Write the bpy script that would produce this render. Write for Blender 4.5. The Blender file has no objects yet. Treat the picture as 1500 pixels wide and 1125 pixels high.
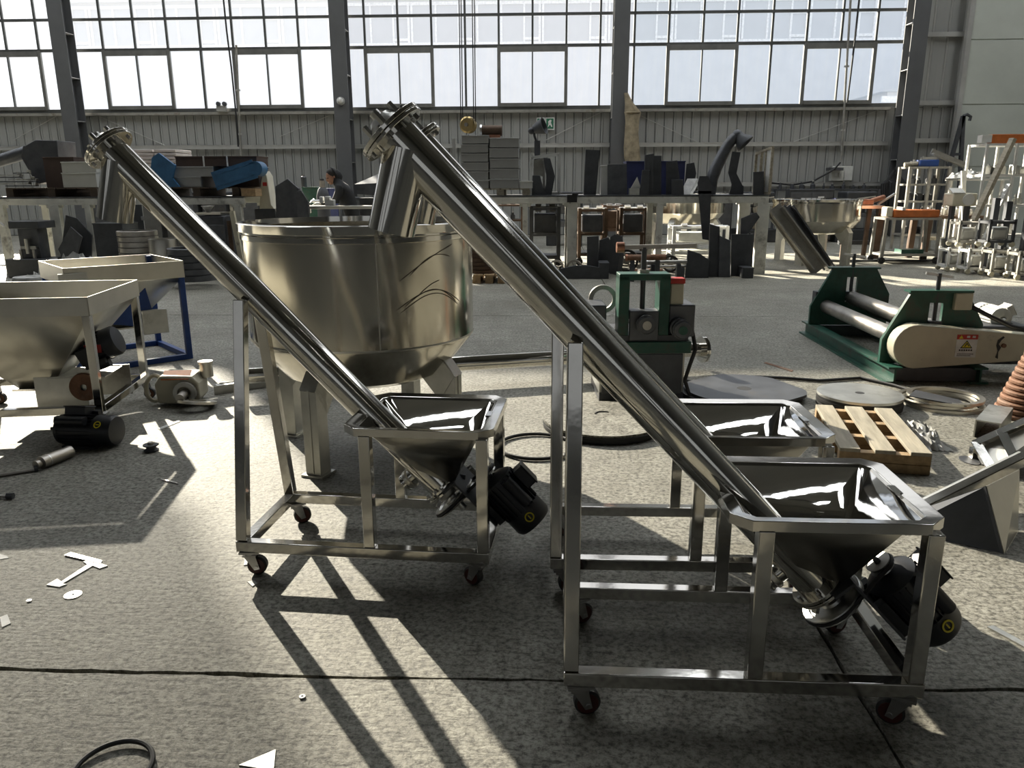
import bpy, math, random
from mathutils import Vector, Matrix, Euler
random.seed(7)
SC = bpy.context.scene
COL = SC.collection
R_ = math.radians

# ------------------------------------------------------------------ camera
FPX, CAM_H = 1130.0, 1.45
PITCH, ROLL, YAW = R_(14.53), R_(.22), R_(-2.30)
_f = Vector((math.sin(YAW)*math.cos(PITCH), math.cos(YAW)*math.cos(PITCH), -math.sin(PITCH)))
_r0 = Vector((math.cos(YAW), -math.sin(YAW), 0)); _d0 = _f.cross(_r0)
_r = _r0*math.cos(ROLL) + _d0*math.sin(ROLL)
_d = -_r0*math.sin(ROLL) + _d0*math.cos(ROLL)
CP = Vector((0, 0, CAM_H))
cam = bpy.data.cameras.new('camera'); camo = bpy.data.objects.new('camera', cam); COL.objects.link(camo)
cam.sensor_fit = 'HORIZONTAL'; cam.sensor_width = 36; cam.lens = 36*FPX/1500; cam.clip_end = 400
_u = -_d
camo.matrix_world = Matrix(((_r.x, _u.x, -_f.x, 0), (_r.y, _u.y, -_f.y, 0), (_r.z, _u.z, -_f.z, CAM_H), (0, 0, 0, 1)))
SC.camera = camo

def ray(u, v): return _r*(u-750) + _d*(v-562.5) + _f*FPX
def gp(u, v, z=0.0):                      # photo pixel -> point on the level z
    r = ray(u, v); return CP + r*((z-CAM_H)/r.z)
def at(u, v, Y):                          # photo pixel -> point on the upright plane y = Y
    r = ray(u, v); return CP + r*(Y/r.y)

# ------------------------------------------------------------------ world, sun, exposure
SC.view_settings.view_transform = 'Standard'; SC.view_settings.look = 'None'
SC.view_settings.exposure = 0.0; SC.view_settings.gamma = 1.0
SC.view_settings.use_curve_mapping = False
SC.cycles.use_denoising = True
SC.cycles.max_bounces = 7; SC.cycles.transparent_max_bounces = 12
SC.cycles.sample_clamp_indirect = 4.0
SC.cycles.caustics_reflective = False; SC.cycles.caustics_refractive = False
W = bpy.data.worlds.new('sky'); SC.world = W; W.use_nodes = True
W.node_tree.nodes['Background'].inputs[0].default_value = (.80, .88, 1.0, 1)
W.node_tree.nodes['Background'].inputs[1].default_value = 1.0
SUN_DIR = Vector((1.14, -1.71, -1.0)).normalized()
sl = bpy.data.lights.new('sun', 'SUN'); sl.energy = 36.0; sl.angle = R_(.55); sl.color = (1, .92, .76)
so = bpy.data.objects.new('sun', sl); COL.objects.link(so)
so.rotation_euler = SUN_DIR.to_track_quat('-Z', 'Y').to_euler(); so.location = (-20, 40, 25)
WINDOW_GLOW = 1.0        # daylight scattered by the frosted panes
ROOF_FILL = 7.5          # fill from roof lights added out of view
REAR_FILL = .4  # glow of unseen windows added in the wall behind the camera

# ------------------------------------------------------------------ materials
MATS = {}
def _new(name):
    m = bpy.data.materials.new(name); m.use_nodes = True
    nt = m.node_tree; b = nt.nodes['Principled BSDF']; MATS[name] = m
    return m, nt, b
def _n(nt, t, **k):
    n = nt.nodes.new(t)
    for a, v in k.items():
        if a in n.inputs: n.inputs[a].default_value = v
        else: setattr(n, a, v)
    return n
def mat(name, col, rough=.5, metal=0.0, var=.12, vscale=8.0, bump=0.0, bscale=40.0, rvar=.08, stretch=None, aniso=0, spec=.5, dirt=None, dirt_amt=.0, dirt_scale=3.0):
    m, nt, b = _new(name); L = nt.links.new
    tc = _n(nt, 'ShaderNodeTexCoord'); mp = _n(nt, 'ShaderNodeMapping')
    if stretch: mp.inputs['Scale'].default_value = stretch
    L(tc.outputs['Object'], mp.inputs[0])
    nz = _n(nt, 'ShaderNodeTexNoise', Scale=vscale, Detail=6.0, Roughness=.6); L(mp.outputs[0], nz.inputs['Vector'])
    rp = _n(nt, 'ShaderNodeValToRGB')
    c = Vector(col[:3])
    lo = c*(1-var*2); hi = c*(1+var*2)
    rp.color_ramp.elements[0].position = .3; rp.color_ramp.elements[1].position = .7
    rp.color_ramp.elements[0].color = (max(0, lo.x), max(0, lo.y), max(0, lo.z), 1)
    rp.color_ramp.elements[1].color = (min(1, hi.x), min(1, hi.y), min(1, hi.z), 1)
    L(nz.outputs['Fac'], rp.inputs[0]); out = rp.outputs[0]
    if dirt:
        dn = _n(nt, 'ShaderNodeTexNoise', Scale=dirt_scale, Detail=9.0, Roughness=.68); L(tc.outputs['Object'], dn.inputs['Vector'])
        dr = _n(nt, 'ShaderNodeValToRGB'); dr.color_ramp.elements[0].position = .62-dirt_amt*.4; dr.color_ramp.elements[1].position = .75-dirt_amt*.2
        L(dn.outputs['Fac'], dr.inputs[0])
        mx = _n(nt, 'ShaderNodeMix', data_type='RGBA'); mx.inputs['B'].default_value = (*dirt, 1)
        L(dr.outputs[0], mx.inputs['Factor']); L(out, mx.inputs['A']); out = mx.outputs['Result']
        L(out, b.inputs['Base Color'])
    L(out, b.inputs['Base Color'])
    b.inputs['Metallic'].default_value = metal
    b.inputs['Specular IOR Level'].default_value = spec
    mr = _n(nt, 'ShaderNodeMapRange'); mr.inputs['To Min'].default_value = max(.02, rough-rvar); mr.inputs['To Max'].default_value = min(1, rough+rvar)
    L(nz.outputs['Fac'], mr.inputs['Value']); L(mr.outputs[0], b.inputs['Roughness'])
    if aniso: b.inputs['Anisotropic'].default_value = aniso
    if bump:
        n2 = _n(nt, 'ShaderNodeTexNoise', Scale=bscale, Detail=3.0); L(mp.outputs[0], n2.inputs['Vector'])
        bp = _n(nt, 'ShaderNodeBump', Strength=bump, Distance=.01); L(n2.outputs['Fac'], bp.inputs['Height']); L(bp.outputs[0], b.inputs['Normal'])
    return m
def emit(name, col, strength, clear=0.0, streak=False):
    m, nt, b = _new(name); L = nt.links.new; out = nt.nodes['Material Output']
    nt.nodes.remove(b)
    e = _n(nt, 'ShaderNodeEmission'); e.inputs[0].default_value = (*col, 1); e.inputs[1].default_value = strength
    if streak:
        tc = _n(nt, 'ShaderNodeTexCoord'); mp = _n(nt, 'ShaderNodeMapping'); mp.inputs['Scale'].default_value = (5, 5, .35)
        L(tc.outputs['Object'], mp.inputs[0])
        nz = _n(nt, 'ShaderNodeTexNoise', Scale=2.2, Detail=4.0); L(mp.outputs[0], nz.inputs['Vector'])
        rp = _n(nt, 'ShaderNodeValToRGB'); rp.color_ramp.elements[0].position = .3; rp.color_ramp.elements[1].position = .7
        rp.color_ramp.elements[0].color = (col[0]*.90, col[1]*.93, col[2]*.98, 1); rp.color_ramp.elements[1].color = (*col, 1)
        L(nz.outputs['Fac'], rp.inputs[0]); L(rp.outputs[0], e.inputs[0])
    if clear > 0:
        t = _n(nt, 'ShaderNodeBsdfTransparent'); mx = _n(nt, 'ShaderNodeMixShader'); mx.inputs[0].default_value = clear
        L(e.outputs[0], mx.inputs[1]); L(t.outputs[0], mx.inputs[2]); L(mx.outputs[0], out.inputs[0])
    else: L(e.outputs[0], out.inputs[0])
    return m

mat('polished', (.66, .645, .60), .085, 1, .03, 3, rvar=.03, bump=.03, bscale=3)
mat('mirror_sheet', (.60, .59, .57), .06, 1, .02, 2, rvar=.02, bump=.35, bscale=5)
mat('polished_frame', (.60, .585, .55), .11, 1, .04, 6, rvar=.04, bump=.05, bscale=12)
mat('brushed', (.66, .625, .54), .15, 1, .04, 3, rvar=.05, stretch=(1, 1, .06), aniso=.3, bump=.5, bscale=4)
mat('satin_steel', (.62, .60, .54), .34, 1, .06, 3, rvar=.06, bump=.05, bscale=2)
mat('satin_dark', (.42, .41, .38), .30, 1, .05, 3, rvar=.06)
mat('galvanised', (.50, .50, .47), .42, 1, .10, 5, rvar=.1, dirt=(.30, .29, .25), dirt_amt=.15)
mat('cast_aluminium', (.55, .55, .53), .38, 1, .08, 20, bump=.1, bscale=120)
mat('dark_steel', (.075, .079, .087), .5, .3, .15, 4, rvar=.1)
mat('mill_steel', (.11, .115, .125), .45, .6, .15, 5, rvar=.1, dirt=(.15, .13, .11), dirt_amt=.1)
mat('grey_box', (.36, .365, .36), .5, .35, .06, 2, rvar=.06)
mat('pale_box', (.60, .60, .56), .5, .3, .06, 2)
mat('black_motor', (.012, .014, .018), .42, 0, .2, 12, spec=.5)
mat('black_rubber', (.015, .015, .015), .6, 0, .2, 10)
mat('shaft_steel', (.40, .38, .35), .42, 1, .1, 10)
mat('tyre', (.02, .02, .02), .5)
mat('red_wheel', (.07, .018, .014), .45)
mat('zinc', (.55, .55, .55), .3, 1)
mat('machine_dark', (.035, .038, .042), .55, .2, .2, 4, dirt=(.07, .06, .05), dirt_amt=.2)
mat('column_paint', (.105, .108, .112), .5, 0, .05, 2)
mat('stiffener_edge', (.45, .45, .44), .5)
mat('siding', (.36, .365, .35), .45, .1, .05, 1.2, rvar=.05, stretch=(1, 1, .2))
mat('girt', (.50, .50, .48), .4, .4, .06, 2)
mat('alu_frame', (.085, .088, .085), .45, .2, .1, 4)
mat('sash_frame', (.17, .17, .16), .45, .2, .1, 4)
mat('sill_metal', (.33, .32, .29), .45, .3, .15, 3, dirt=(.15, .12, .08), dirt_amt=.15)
mat('door_panel', (.52, .55, .50), .5, 0, .04, 1.0, bump=.15, bscale=1.2)
mat('bench_paint', (.70, .70, .65), .5, .1, .08, 4, dirt=(.18, .17, .15), dirt_amt=.15)
mat('wood', (.42, .29, .16), .7, 0, .15, 3, stretch=(8, 1, 8), bump=.2, bscale=12)
mat('wood_grey', (.40, .36, .28), .75, 0, .15, 3, stretch=(8, 1, 8), bump=.2, bscale=12)
mat('wood_dark', (.10, .075, .055), .75, 0, .2, 3, bump=.2)
mat('cardboard', (.075, .05, .04), .75, 0, .1, 3)
mat('green_paint', (.018, .095, .066), .42, 0, .2, 6, dirt=(.06, .06, .05), dirt_amt=.32, dirt_scale=6)
mat('cream_paint', (.62, .58, .45), .45, 0, .06, 4, dirt=(.12, .10, .08), dirt_amt=.06, dirt_scale=5)
mat('blue_paint', (.015, .06, .25), .4, 0, .15, 4)
mat('blue_sheet', (.035, .14, .29), .45, 0, .15, 4, dirt=(.20, .16, .08), dirt_amt=.12, dirt_scale=4)
mat('indigo', (.05, .06, .16), .5, 0, .15, 3)
mat('rust', (.24, .125, .075), .75, .2, .2, 8, bump=.3, bscale=60, dirt=(.33, .24, .18), dirt_amt=.3)
mat('orange', (.55, .15, .03), .5, 0, .1)
mat('red', (.5, .03, .02), .45)
mat('yellow', (.75, .62, .03), .5)
mat('label_white', (.72, .72, .70), .5)
mat('label_ink', (.03, .03, .03), .6)
mat('white_paint', (.66, .66, .63), .45, 0, .06, 4, dirt=(.35, .32, .27), dirt_amt=.1)
mat('paper', (.72, .72, .70), .7)
mat('plastic_wrap', (.42, .42, .40), .3, 0, .2, 9, bump=.5, bscale=14)
mat('corrugated_white', (.60, .55, .53), .6, 0, .06, 4)
mat('cloth_tan', (.30, .25, .17), .9, 0, .2, 6, bump=.4, bscale=8)
mat('cloth_black', (.016, .017, .019), .85, 0, .2, 6, bump=.3, bscale=20)
mat('skin', (.42, .22, .14), .55)
mat('hair', (.012, .01, .009), .6)
mat('glove', (.68, .67, .62), .8)
mat('brass', (.45, .34, .16), .3, 1, .1, 6)
mat('copper_pink', (.45, .22, .14), .4, .7)
mat('sign_green', (.03, .16, .09), .5)
mat('cable', (.012, .012, .013), .5)
mat('brown_steel', (.105, .066, .042), .6, .3, .2, 5)
mat('facade', (.62, .62, .63), .8, 0, .03, 1)
mat('facade_frame', (.88, .88, .88), .6)
mat('facade_glass', (.50, .51, .53), .35, 0, .05, .3)
mat('roof_sheet', (.42, .44, .46), .55, 0, .05, 1)
mat('roof_inside', (.18, .18, .17), .6, 0, .06, 1)
mat('yard', (.45, .44, .41), .9)
for i, (k, c) in enumerate(((3.4, (1, 1, 1)), (2.6, (.98, .99, 1)), (1.9, (.93, .95, 1)), (1.5, (.78, .88, 1)))):
    emit('pane_upper_%d' % i, c, WINDOW_GLOW*k, .87)  # daylight put in as emission, stronger in bays nearer the sun for glare
    emit('pane_lower_%d' % i, c, WINDOW_GLOW*k*1.1, .87, True)
emit('clerestory_pane', (1, 1, 1), 1.6, .52)
emit('sun_dimmer', (1, 1, 1), 1.6, .56)  # half-clear sheet invented to weaken the sun on the front floor
emit('fill_roof_light', (.95, .98, 1), ROOF_FILL)
emit('fill_rear_pane', (.95, .98, 1), REAR_FILL)

def concrete():
    m, nt, b = _new('concrete'); L = nt.links.new
    tc = _n(nt, 'ShaderNodeTexCoord'); V = tc.outputs['Object']
    big = _n(nt, 'ShaderNodeTexNoise', Scale=.9, Detail=8.0, Roughness=.62); L(V, big.inputs['Vector'])
    mid = _n(nt, 'ShaderNodeTexNoise', Scale=7.0, Detail=8.0, Roughness=.7); L(V, mid.inputs['Vector'])
    fine = _n(nt, 'ShaderNodeTexNoise', Scale=48.0, Detail=8.0, Roughness=.76); L(V, fine.inputs['Vector'])
    mp = _n(nt, 'ShaderNodeMapping'); mp.inputs['Rotation'].default_value = (0, 0, .35); mp.inputs['Scale'].default_value = (14, 55, 1); L(V, mp.inputs[0])
    scr = _n(nt, 'ShaderNodeTexNoise', Scale=1.0, Detail=5.0, Roughness=.65); L(mp.outputs[0], scr.inputs['Vector'])
    def ramp(src, a, b_, c0, c1):
        r = _n(nt, 'ShaderNodeValToRGB'); r.color_ramp.elements[0].position = a; r.color_ramp.elements[1].position = b_
        r.color_ramp.elements[0].color = (*c0, 1); r.color_ramp.elements[1].color = (*c1, 1); L(src, r.inputs[0]); return r.outputs[0]
    def mul(a, b_, f=1.0):
        x = _n(nt, 'ShaderNodeMix', data_type='RGBA', blend_type='MULTIPLY'); x.inputs['Factor'].default_value = f
        L(a, x.inputs['A']); L(b_, x.inputs['B']); return x.outputs['Result']
    c = ramp(big.outputs['Fac'], .32, .68, (.235, .226, .190), (.37, .36, .315))
    c = mul(c, ramp(mid.outputs['Fac'], .34, .6, (.72, .71, .68), (1.06, 1.06, 1.05)))
    c = mul(c, ramp(fine.outputs['Fac'], .38, .56, (.22, .215, .20), (1.16, 1.16, 1.16)))
    c = mul(c, ramp(scr.outputs['Fac'], .33, .43, (.36, .35, .32), (1, 1, 1)))
    L(c, b.inputs['Base Color'])
    r = _n(nt, 'ShaderNodeMapRange'); r.inputs['To Min'].default_value = .44; r.inputs['To Max'].default_value = .74
    L(mid.outputs['Fac'], r.inputs['Value']); L(r.outputs[0], b.inputs['Roughness'])
    ad = _n(nt, 'ShaderNodeMath', operation='ADD'); L(fine.outputs['Fac'], ad.inputs[0]); L(scr.outputs['Fac'], ad.inputs[1])
    bp = _n(nt, 'ShaderNodeBump', Strength=.75, Distance=.007); L(ad.outputs[0], bp.inputs['Height']); L(bp.outputs[0], b.inputs['Normal'])
    return m
concrete()

# ------------------------------------------------------------------ mesh helpers
class MB:
    def __init__(s): s.v = []; s.f = []
    def add(s, vs, fs):
        o = len(s.v); s.v += [Vector(p) for p in vs]; s.f += [tuple(i+o for i in f) for f in fs]; return s
    def box(s, c, d, M=None):
        x, y, z = d[0]/2, d[1]/2, d[2]/2; c = Vector(c)
        vs = [Vector((a*x, b*y, e*z)) for e in (-1, 1) for b in (-1, 1) for a in (-1, 1)]
        if M: vs = [M @ p for p in vs]
        return s.add([c+p for p in vs], [(0, 2, 3, 1), (4, 5, 7, 6), (0, 1, 5, 4), (2, 6, 7, 3), (0, 4, 6, 2), (1, 3, 7, 5)])
    def span(s, a, b):                     # box from corner a to corner b
        a, b = Vector(a), Vector(b); return s.box((a+b)/2, (abs(b.x-a.x), abs(b.y-a.y), abs(b.z-a.z)))
    def bar(s, a, b, w, h=None, up=(0, 0, 1)):
        a, b = Vector(a), Vector(b); t = (b-a); L = t.length; t.normalize()
        u = Vector(up)
        if abs(t.dot(u)) > .98: u = Vector((0, 1, 0))
        x = t.cross(u).normalized(); z = x.cross(t)
        M = Matrix((x, t, z)).transposed()
        return s.box((a+b)/2, (w, L, h or w), M)
    def cyl(s, a, b, r, r2=None, n=20, caps=True):
        a, b = Vector(a), Vector(b); t = (b-a).normalized(); r2 = r if r2 is None else r2
        x = t.orthogonal().normalized(); y = t.cross(x)
        vs = []
        for p, q in ((a, r), (b, r2)):
            vs += [p + (x*math.cos(2*math.pi*i/n) + y*math.sin(2*math.pi*i/n))*q for i in range(n)]
        fs = [(i, (i+1) % n, n+(i+1) % n, n+i) for i in range(n)]
        if caps: fs += [tuple(range(n-1, -1, -1)), tuple(range(n, 2*n))]
        return s.add(vs, fs)
    def lathe(s, prof, n=32, o=(0, 0, 0), axis=(0, 0, 1), closed=False):
        o = Vector(o); t = Vector(axis).normalized()
        x = t.orthogonal().normalized() if abs(t.z) < .999 else Vector((1, 0, 0)); y = t.cross(x)
        vs = []
        for r, z in prof:
            vs += [o + t*z + (x*math.cos(2*math.pi*i/n) + y*math.sin(2*math.pi*i/n))*r for i in range(n)]
        k = len(prof); fs = []
        for j in range(k if closed else k-1):
            j2 = (j+1) % k
            fs += [(j*n+i, j*n+(i+1) % n, j2*n+(i+1) % n, j2*n+i) for i in range(n)]
        return s.add(vs, fs)
    def ring(s, ro, ri, h, n=32, o=(0, 0, 0), axis=(0, 0, 1)):
        return s.lathe([(ri, 0), (ro, 0), (ro, h), (ri, h)], n, o, axis, True)
    def tube(s, pts, r, n=8, closed=False, caps=True):
        pts = [Vector(p) for p in pts]; k = len(pts); vs = []; pu = None
        for i, p in enumerate(pts):
            a = pts[(i-1) % k] if closed or i else p; b = pts[(i+1) % k] if closed or i < k-1 else p
            t = (b-a).normalized()
            if pu is None: pu = t.orthogonal().normalized()
            u = (pu - t*pu.dot(t))
            u = u.normalized() if u.length > 1e-6 else t.orthogonal().normalized()
            w = t.cross(u); pu = u; q = r[i] if isinstance(r, (list, tuple)) else r
            vs += [p + (u*math.cos(2*math.pi*j/n) + w*math.sin(2*math.pi*j/n))*q for j in range(n)]
        fs = [(i*n+j, i*n+(j+1) % n, ((i+1) % k)*n+(j+1) % n, ((i+1) % k)*n+j) for i in range(k if closed else k-1) for j in range(n)]
        if not closed and caps: fs += [tuple(range(n-1, -1, -1)), tuple(range((k-1)*n, k*n))]
        return s.add(vs, fs)
    def prism(s, poly, th, M=None):        # polygon in xy extruded th along z, then M
        n = len(poly)
        vs = [Vector((p[0], p[1], 0)) for p in poly] + [Vector((p[0], p[1], th)) for p in poly]
        if M: vs = [M @ p for p in vs]
        return s.add(vs, [tuple(range(n-1, -1, -1)), tuple(range(n, 2*n))] + [(i, (i+1) % n, n+(i+1) % n, n+i) for i in range(n)])
    def sheet(s, pts, th):                 # planar polygon in space given thickness along its normal
        pts = [Vector(p) for p in pts]; nrm = (pts[1]-pts[0]).cross(pts[2]-pts[0]).normalized()*th; n = len(pts)
        return s.add(pts + [p+nrm for p in pts], [tuple(range(n-1, -1, -1)), tuple(range(n, 2*n))] + [(i, (i+1) % n, n+(i+1) % n, n+i) for i in range(n)])
    def ball(s, c, r, n=16, sc=(1, 1, 1)):
        k = n//2; vs = [Vector((0, 0, -1))]
        for j in range(1, k):
            a = -math.pi/2 + math.pi*j/k
            vs += [Vector((math.cos(a)*math.cos(2*math.pi*i/n), math.cos(a)*math.sin(2*math.pi*i/n), math.sin(a))) for i in range(n)]
        vs.append(Vector((0, 0, 1)))
        fs = [(0, 1+(i+1) % n, 1+i) for i in range(n)]
        for j in range(k-2): fs += [(1+j*n+i, 1+j*n+(i+1) % n, 1+(j+1)*n+(i+1) % n, 1+(j+1)*n+i) for i in range(n)]
        b = 1+(k-2)*n; fs += [(b+i, b+(i+1) % n, len(vs)-1) for i in range(n)]
        return s.add([Vector(c)+Vector((p.x*r*sc[0], p.y*r*sc[1], p.z*r*sc[2])) for p in vs], fs)
    def move(s, M):
        s.v = [M @ p for p in s.v]; return s
    def mesh(s, name, m, sharp=35):
        me = bpy.data.meshes.new(name); me.from_pydata([tuple(p) for p in s.v], [], s.f); me.update()
        for p in me.polygons: p.use_smooth = True
        me.set_sharp_from_angle(angle=R_(sharp))
        me.materials.append(MATS[m] if isinstance(m, str) else m)
        return me
    def build(s, name, m, parent=None, bevel=0.0, sharp=35, seg=2):
        o = bpy.data.objects.new(name, s.mesh(name, m, sharp)); COL.objects.link(o)
        if parent: o.parent = parent
        if bevel:
            b = o.modifiers.new('bevel', 'BEVEL'); b.width = bevel; b.segments = seg; b.limit_method = 'ANGLE'; b.angle_limit = R_(50)
        return o
def tag(o, label, cat, group=None):
    o['label'] = label; o['category'] = cat
    if group: o['group'] = group
    return o
def thing(name, label, cat, loc=(0, 0, 0), rz=0.0, group=None):
    o = bpy.data.objects.new(name, None); COL.objects.link(o); o.empty_display_size = .1
    o.location = loc; o.rotation_euler = (0, 0, rz)
    return tag(o, label, cat, group)
def struct(o): o['kind'] = 'structure'; return o
def copy_tree(o, parent=None):
    c = o.copy(); COL.objects.link(c); c.parent = parent
    for ch in list(o.children): copy_tree(ch, c)
    return c
def dup(o, label, loc, rz=None, group=None):
    c = copy_tree(o); c.location = loc; c['label'] = label
    if rz is not None: c.rotation_euler = (0, 0, rz)
    if group: c['group'] = group
    return c
ORD = ('lowest', 'second', 'third', 'fourth', 'fifth', 'sixth', 'seventh', 'eighth', 'ninth', 'tenth', 'eleventh', 'twelfth', 'thirteenth', 'fourteenth', 'fifteenth')
def solo(mb, name, m, label, cat, group=None, loc=(0, 0, 0), rz=0.0, bevel=0.0):
    o = mb.build(name, m, None, bevel); o.location = loc; o.rotation_euler = (0, 0, rz)
    return tag(o, label, cat, group)
def circle_path(r, n=28, a0=0, a1=2*math.pi, z=0, wob=0):
    return [Vector((r*math.cos(a0+(a1-a0)*i/n)*(1+wob*math.sin(3*i)), r*math.sin(a0+(a1-a0)*i/n), z+wob*.1*math.sin(i))) for i in range(n if abs(a1-a0) > 6.28 else n+1)]
# ------------------------------------------------------------------ the hall
WY = 23.0
ZS = at(700, 157, WY).z; Z1 = at(700, 68, WY).z; Z2 = at(700, 22, WY).z; ZT = Z2 + (Z2-Z1) + .12
ZRAIL = at(700, 213.5, WY).z
PITCHX = .0405*WY; X0 = at(780.2, 0, WY).x
XL, XR, YF, YB, ZC = -26.0, 17.0, -12.0, 23.3, 14.0

def jag(a, b, step, amp):
    a, b = Vector(a), Vector(b); n = max(2, int((b-a).length/step)); nr = Vector((-(b-a).y, (b-a).x)).normalized(); out = []; w = 0
    for i in range(n):
        w = w*.7 + random.uniform(-amp, amp); out.append(a + (b-a)*i/n + nr*(w if 0 < i else 0))
    return out
fl = struct(MB().span((XL, YF, -.30), (XR, YB+.4, -.05)).build('floor', 'concrete'))
xs = [XL] + [.93+6.65*k for k in range(-4, 3)] + [XR]
xs = [x for x in xs if XL <= x <= XR]
ys = [YF] + [2.03+6.65*k for k in range(-2, 4)] + [YB+.4]
for i in range(len(xs)-1):
    for j in range(len(ys)-1):
        gpx = .007; x0, x1, y0, y1 = xs[i]+gpx, xs[i+1]-gpx, ys[j]+gpx, ys[j+1]-gpx
        near = -8 < x0 < 8 and y0 < 9
        st, am = (.05, .005) if near else (.6, .006)
        poly = jag((x0, y0), (x1, y0), st, am) + jag((x1, y0), (x1, y1), st, am) + jag((x1, y1), (x0, y1), st, am) + jag((x0, y1), (x0, y0), st, am)
        MB().prism([(p.x, p.y) for p in poly], .05, Matrix.Translation((0, 0, -.05))).build('slab', 'concrete', fl)

wb = struct(MB().span((XL, WY+.06, 0), (XR, WY+.16, ZS-.08)).build('wall_back', 'column_paint'))
pm = MB(); pw = .254
pm.add([(0, 0, 0), (.02, -.025, 0), (.045, -.025, 0), (.065, 0, 0), (pw-.018, 0, 0), (pw-.018, .02, 0), (0, .02, 0)] + [(0, 0, 1), (.02, -.025, 1), (.045, -.025, 1), (.065, 0, 1), (pw-.018, 0, 1), (pw-.018, .02, 1), (0, .02, 1)],
       [(i, (i+1) % 7, 7+(i+1) % 7, 7+i) for i in range(7)])
pme = pm.mesh('panel', 'siding', 20)
x = -22.0
while x < 12.2:
    o = bpy.data.objects.new('panel', pme); COL.objects.link(o); o.parent = wb; o.location = (x, WY+.035, .02); o.scale = (1, 1, ZS-.12); x += pw
for z, xg in ((ZRAIL, -22), (1.42, 4.2)):
    g = MB().span((xg, WY-.10, z-.055), (9.6, WY-.03, z+.055)).span((xg, WY-.11, z+.04), (9.6, WY-.10, z+.055)); g.build('girt', 'girt', wb)
MB().span((-22, WY-.14, ZS-.16), (9.55, WY+.06, ZS-.085)).build('sill', 'sill_metal', wb)
for (u0, v0, u1, v1) in ((20, 205, 90, 166), (140, 168, 262, 222), (410, 200, 492, 165), (800, 205, 885, 162), (935, 168, 1030, 212), (1130, 220, 1295, 158)):
    MB().cyl(at(u0, v0, WY-.02), at(u1, v1, WY-.02), .009, n=6).build('brace_rod', 'girt', wb)
# part of the wall beside the last column is full height, with girts
ws = struct(MB().span((9.9, WY+.06, ZS-.08), (XR, WY+.16, ZC)).build('wall_side_bay', 'siding'))
x = 10.1
while x < 12.0:
    o = bpy.data.objects.new('panel', pme); COL.objects.link(o); o.parent = ws; o.location = (x, WY+.035, ZS-.1); o.scale = (1, 1, 6.2); x += pw*1.6
for z in (at(1380, 51, WY).z, at(1370, 151, WY).z, at(1370, 206, WY).z):
    MB().span((10.0, WY-.10, z-.06), (11.4, WY-.02, z+.06)).build('girt', 'girt', ws)
struct(MB().span((XL, WY+.02, ZT), (9.9, WY+.16, 9.9)).build('wall_upper', 'siding'))
struct(MB().span((XL, WY+.02, 13.7), (XR, WY+.16, ZC)).build('wall_top', 'siding'))

COLX = [-20.95, -13.26, -5.56, 2.06, 9.83]
kmin = math.ceil((-21-X0)/PITCHX); kmax = math.floor((9.9-X0)/PITCHX)
SASH = (0, 5, 9, -4, -8, -12, -16)         # opening pairs are centred on these mullions
panes = {}
for b in range(4):
    w = bpy.data.objects.new('window_%d' % (b+1), None); COL.objects.link(w); struct(w)
    a, c = COLX[b], COLX[b+1]
    for k in range(kmin-1, kmax+1):
        xa = X0+k*PITCHX; xm = xa+PITCHX/2
        if not (a <= xm < c): continue
        sash = any(k in (s-1, s) for s in SASH)
        if a <= xa: 
            edge = any(k in (s-1, s+1) for s in SASH)
            MB().span((xa-.028, WY-.05, Z1), (xa+.028, WY+.03, ZT)).build('mullion', 'alu_frame', w)
            wd = .045 if edge else (.018 if k in SASH else .028)
            MB().span((xa-wd, WY-.07, ZS), (xa+wd, WY+.03, Z1)).build('mullion', 'sash_frame' if edge else 'alu_frame', w)
        for r, (z0, z1) in enumerate(((ZS, Z1), (Z1, Z2), (Z2, ZT))):
            key = (round(z1-z0, 4), b, r > 0)
            if key not in panes:
                pmb = MB().box((0, 0, 0), (PITCHX-.02, .006, z1-z0-.02)); panes[key] = pmb.mesh('pane', 'pane_%s_%d' % ('upper' if r else 'lower', b))
            o = bpy.data.objects.new('pane', panes[key]); COL.objects.link(o); o.parent = w; o.location = (xm, WY, (z0+z1)/2)
        if k in SASH and k-1 >= kmin-1:
            s = MB()
            xa0, xb0 = xa-PITCHX+.04, xa+PITCHX-.04
            s.span((xa0, WY-.09, Z1-.16), (xb0, WY-.02, Z1-.02)).span((xa0, WY-.09, ZS+.0), (xb0, WY-.02, ZS+.10))
            s.build('sash_rail', 'sash_frame', w)
    for z, h in ((ZS-.03, .05), (Z1, .04), (Z2, .035), (ZT, .05)):
        MB().span((a, WY-.055, z-h), (c, WY+.03, z+h)).build('transom', 'alu_frame', w)
    # unseen high clerestory added over the same bay to admit the sun
    cl = bpy.data.objects.new('window_%d' % (b+11), None); COL.objects.link(cl); struct(cl)
    MB().box(((a+c)/2, WY+.1, 11.8), (c-a, .006, 3.8)).build('pane', 'clerestory_pane', cl)
    MB().span((a, WY+.05, 9.9), (c, WY+.15, 9.98)).span((a, WY+.05, 13.62), (c, WY+.15, 13.7)).build('transom', 'alu_frame', cl)

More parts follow.
